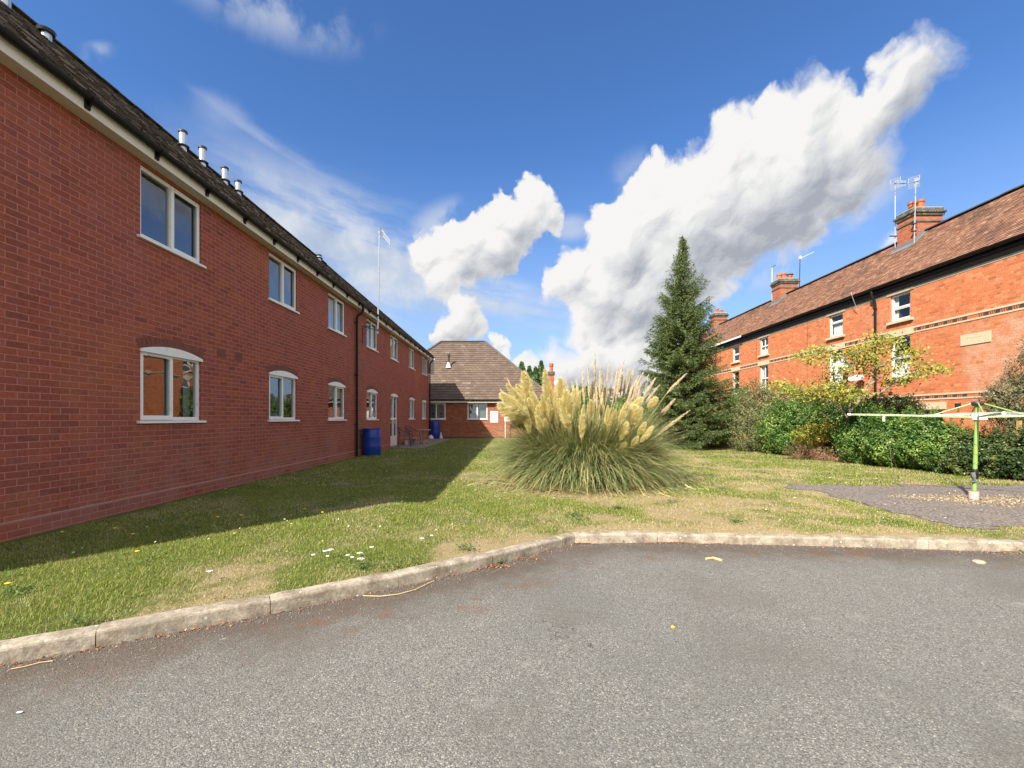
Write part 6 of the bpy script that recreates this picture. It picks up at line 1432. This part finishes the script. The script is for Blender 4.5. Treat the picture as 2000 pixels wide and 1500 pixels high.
# ================================================================== camera, sun, sky
cam = bpy.data.cameras.new('camera'); co = bpy.data.objects.new('camera', cam); COL.objects.link(co); co.location = (0, 0, EYE); co.rotation_euler = (R(90), 0, 0)
cam.lens = 16.0; cam.sensor_width = 36; cam.shift_y = 67/2000; cam.shift_x = -.0015; cam.clip_end = 2000; cam.clip_start = .05; SC.camera = co
SUN = Vector((.735, .93, -1)).normalized()
sl = bpy.data.lights.new('sun', 'SUN'); sl.energy = SUNE; sl.angle = R(.53); sl.color = (1, .93, .82); so = bpy.data.objects.new('sun', sl); COL.objects.link(so); so.location = (-20, -25, 30)
so.rotation_euler = SUN.to_track_quat('-Z', 'Y').to_euler()
EL = math.asin(-SUN.z); AZ = math.atan2(-SUN.x, -SUN.y)

w = bpy.data.worlds.new('World'); SC.world = w; w.use_nodes = True; w.node_tree.nodes.clear(); t = NT(w.node_tree)
out = t.n('ShaderNodeOutputWorld'); bg = t.n('ShaderNodeBackground'); bg.inputs[1].default_value = SKYS; w.node_tree.links.new(bg.outputs[0], out.inputs[0])
sky = t.n('ShaderNodeTexSky', sky_type='NISHITA', sun_disc=False, sun_elevation=EL, sun_rotation=AZ % (2*math.pi), altitude=50, air_density=1.0, dust_density=.4, ozone_density=2.2)
tc = t.n('ShaderNodeTexCoord').outputs['Generated']; D = t.xyz(tc)
az = t.math('MULTIPLY', t.math('ARCTAN2', D[0], D[1]), F/100); el = t.math('MULTIPLY', t.math('ARCSINE', D[2]), F/100); uv = t.comb(az, el, 0.)
CW, CH = 2320, 960
Cc, Ca = make_clouds(CW, CH)
img = bpy.data.images.new('cloud_field', CW, CH, alpha=True, float_buffer=True); img.colorspace_settings.name = 'Non-Color'; img.alpha_mode = 'CHANNEL_PACKED'
img.pixels.foreach_set(np.concatenate([Cc, Ca[..., None]], -1).astype(np.float32).ravel()); img.update(); img.pack()
uvn = t.comb(t.math('DIVIDE', t.math('SUBTRACT', az, U0), U1_-U0), t.math('DIVIDE', t.math('SUBTRACT', el, V0_), V1_-V0_), 0.)
ti = t.n('ShaderNodeTexImage', {'Vector': uvn}, extension='CLIP', interpolation='Linear'); ti.image = img
haze = t.math('MULTIPLY', t.math('SUBTRACT', 1., t.step(D[2], -.08, .52)), .80)
tint = t.mix(1., sky.outputs[0], SKYTINT, 'MULTIPLY')
base = t.mix(haze, tint, HAZECOL)
ccol = t.mix(1., ti.outputs['Color'], (CLOUDV,)*3, 'MULTIPLY')
side = t.math('MULTIPLY', t.step(t.math('ABSOLUTE', az), 10.2, 12.), t.step(t.noise(tc, 2.6, 4, .6), .34, .50))  # unseen clouds added outside the view, to lift fill light on shaded walls
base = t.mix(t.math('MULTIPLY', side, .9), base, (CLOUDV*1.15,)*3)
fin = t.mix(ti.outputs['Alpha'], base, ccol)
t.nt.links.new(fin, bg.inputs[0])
w.cycles.sampling_method = 'MANUAL' if hasattr(w.cycles, 'sampling_method') else 'AUTO'
try: w.cycles.sample_map_resolution = 512
except Exception: pass
SC.view_settings.view_transform = 'Standard'; SC.view_settings.look = 'None'; SC.view_settings.gamma = 1; SC.view_settings.exposure = EXPO
SC.render.resolution_x = 1024; SC.render.resolution_y = 768
SC.cycles.max_bounces = 6; SC.cycles.diffuse_bounces = 3; SC.cycles.glossy_bounces = 3; SC.cycles.transparent_max_bounces = 8; SC.cycles.caustics_reflective = False; SC.cycles.caustics_refractive = False
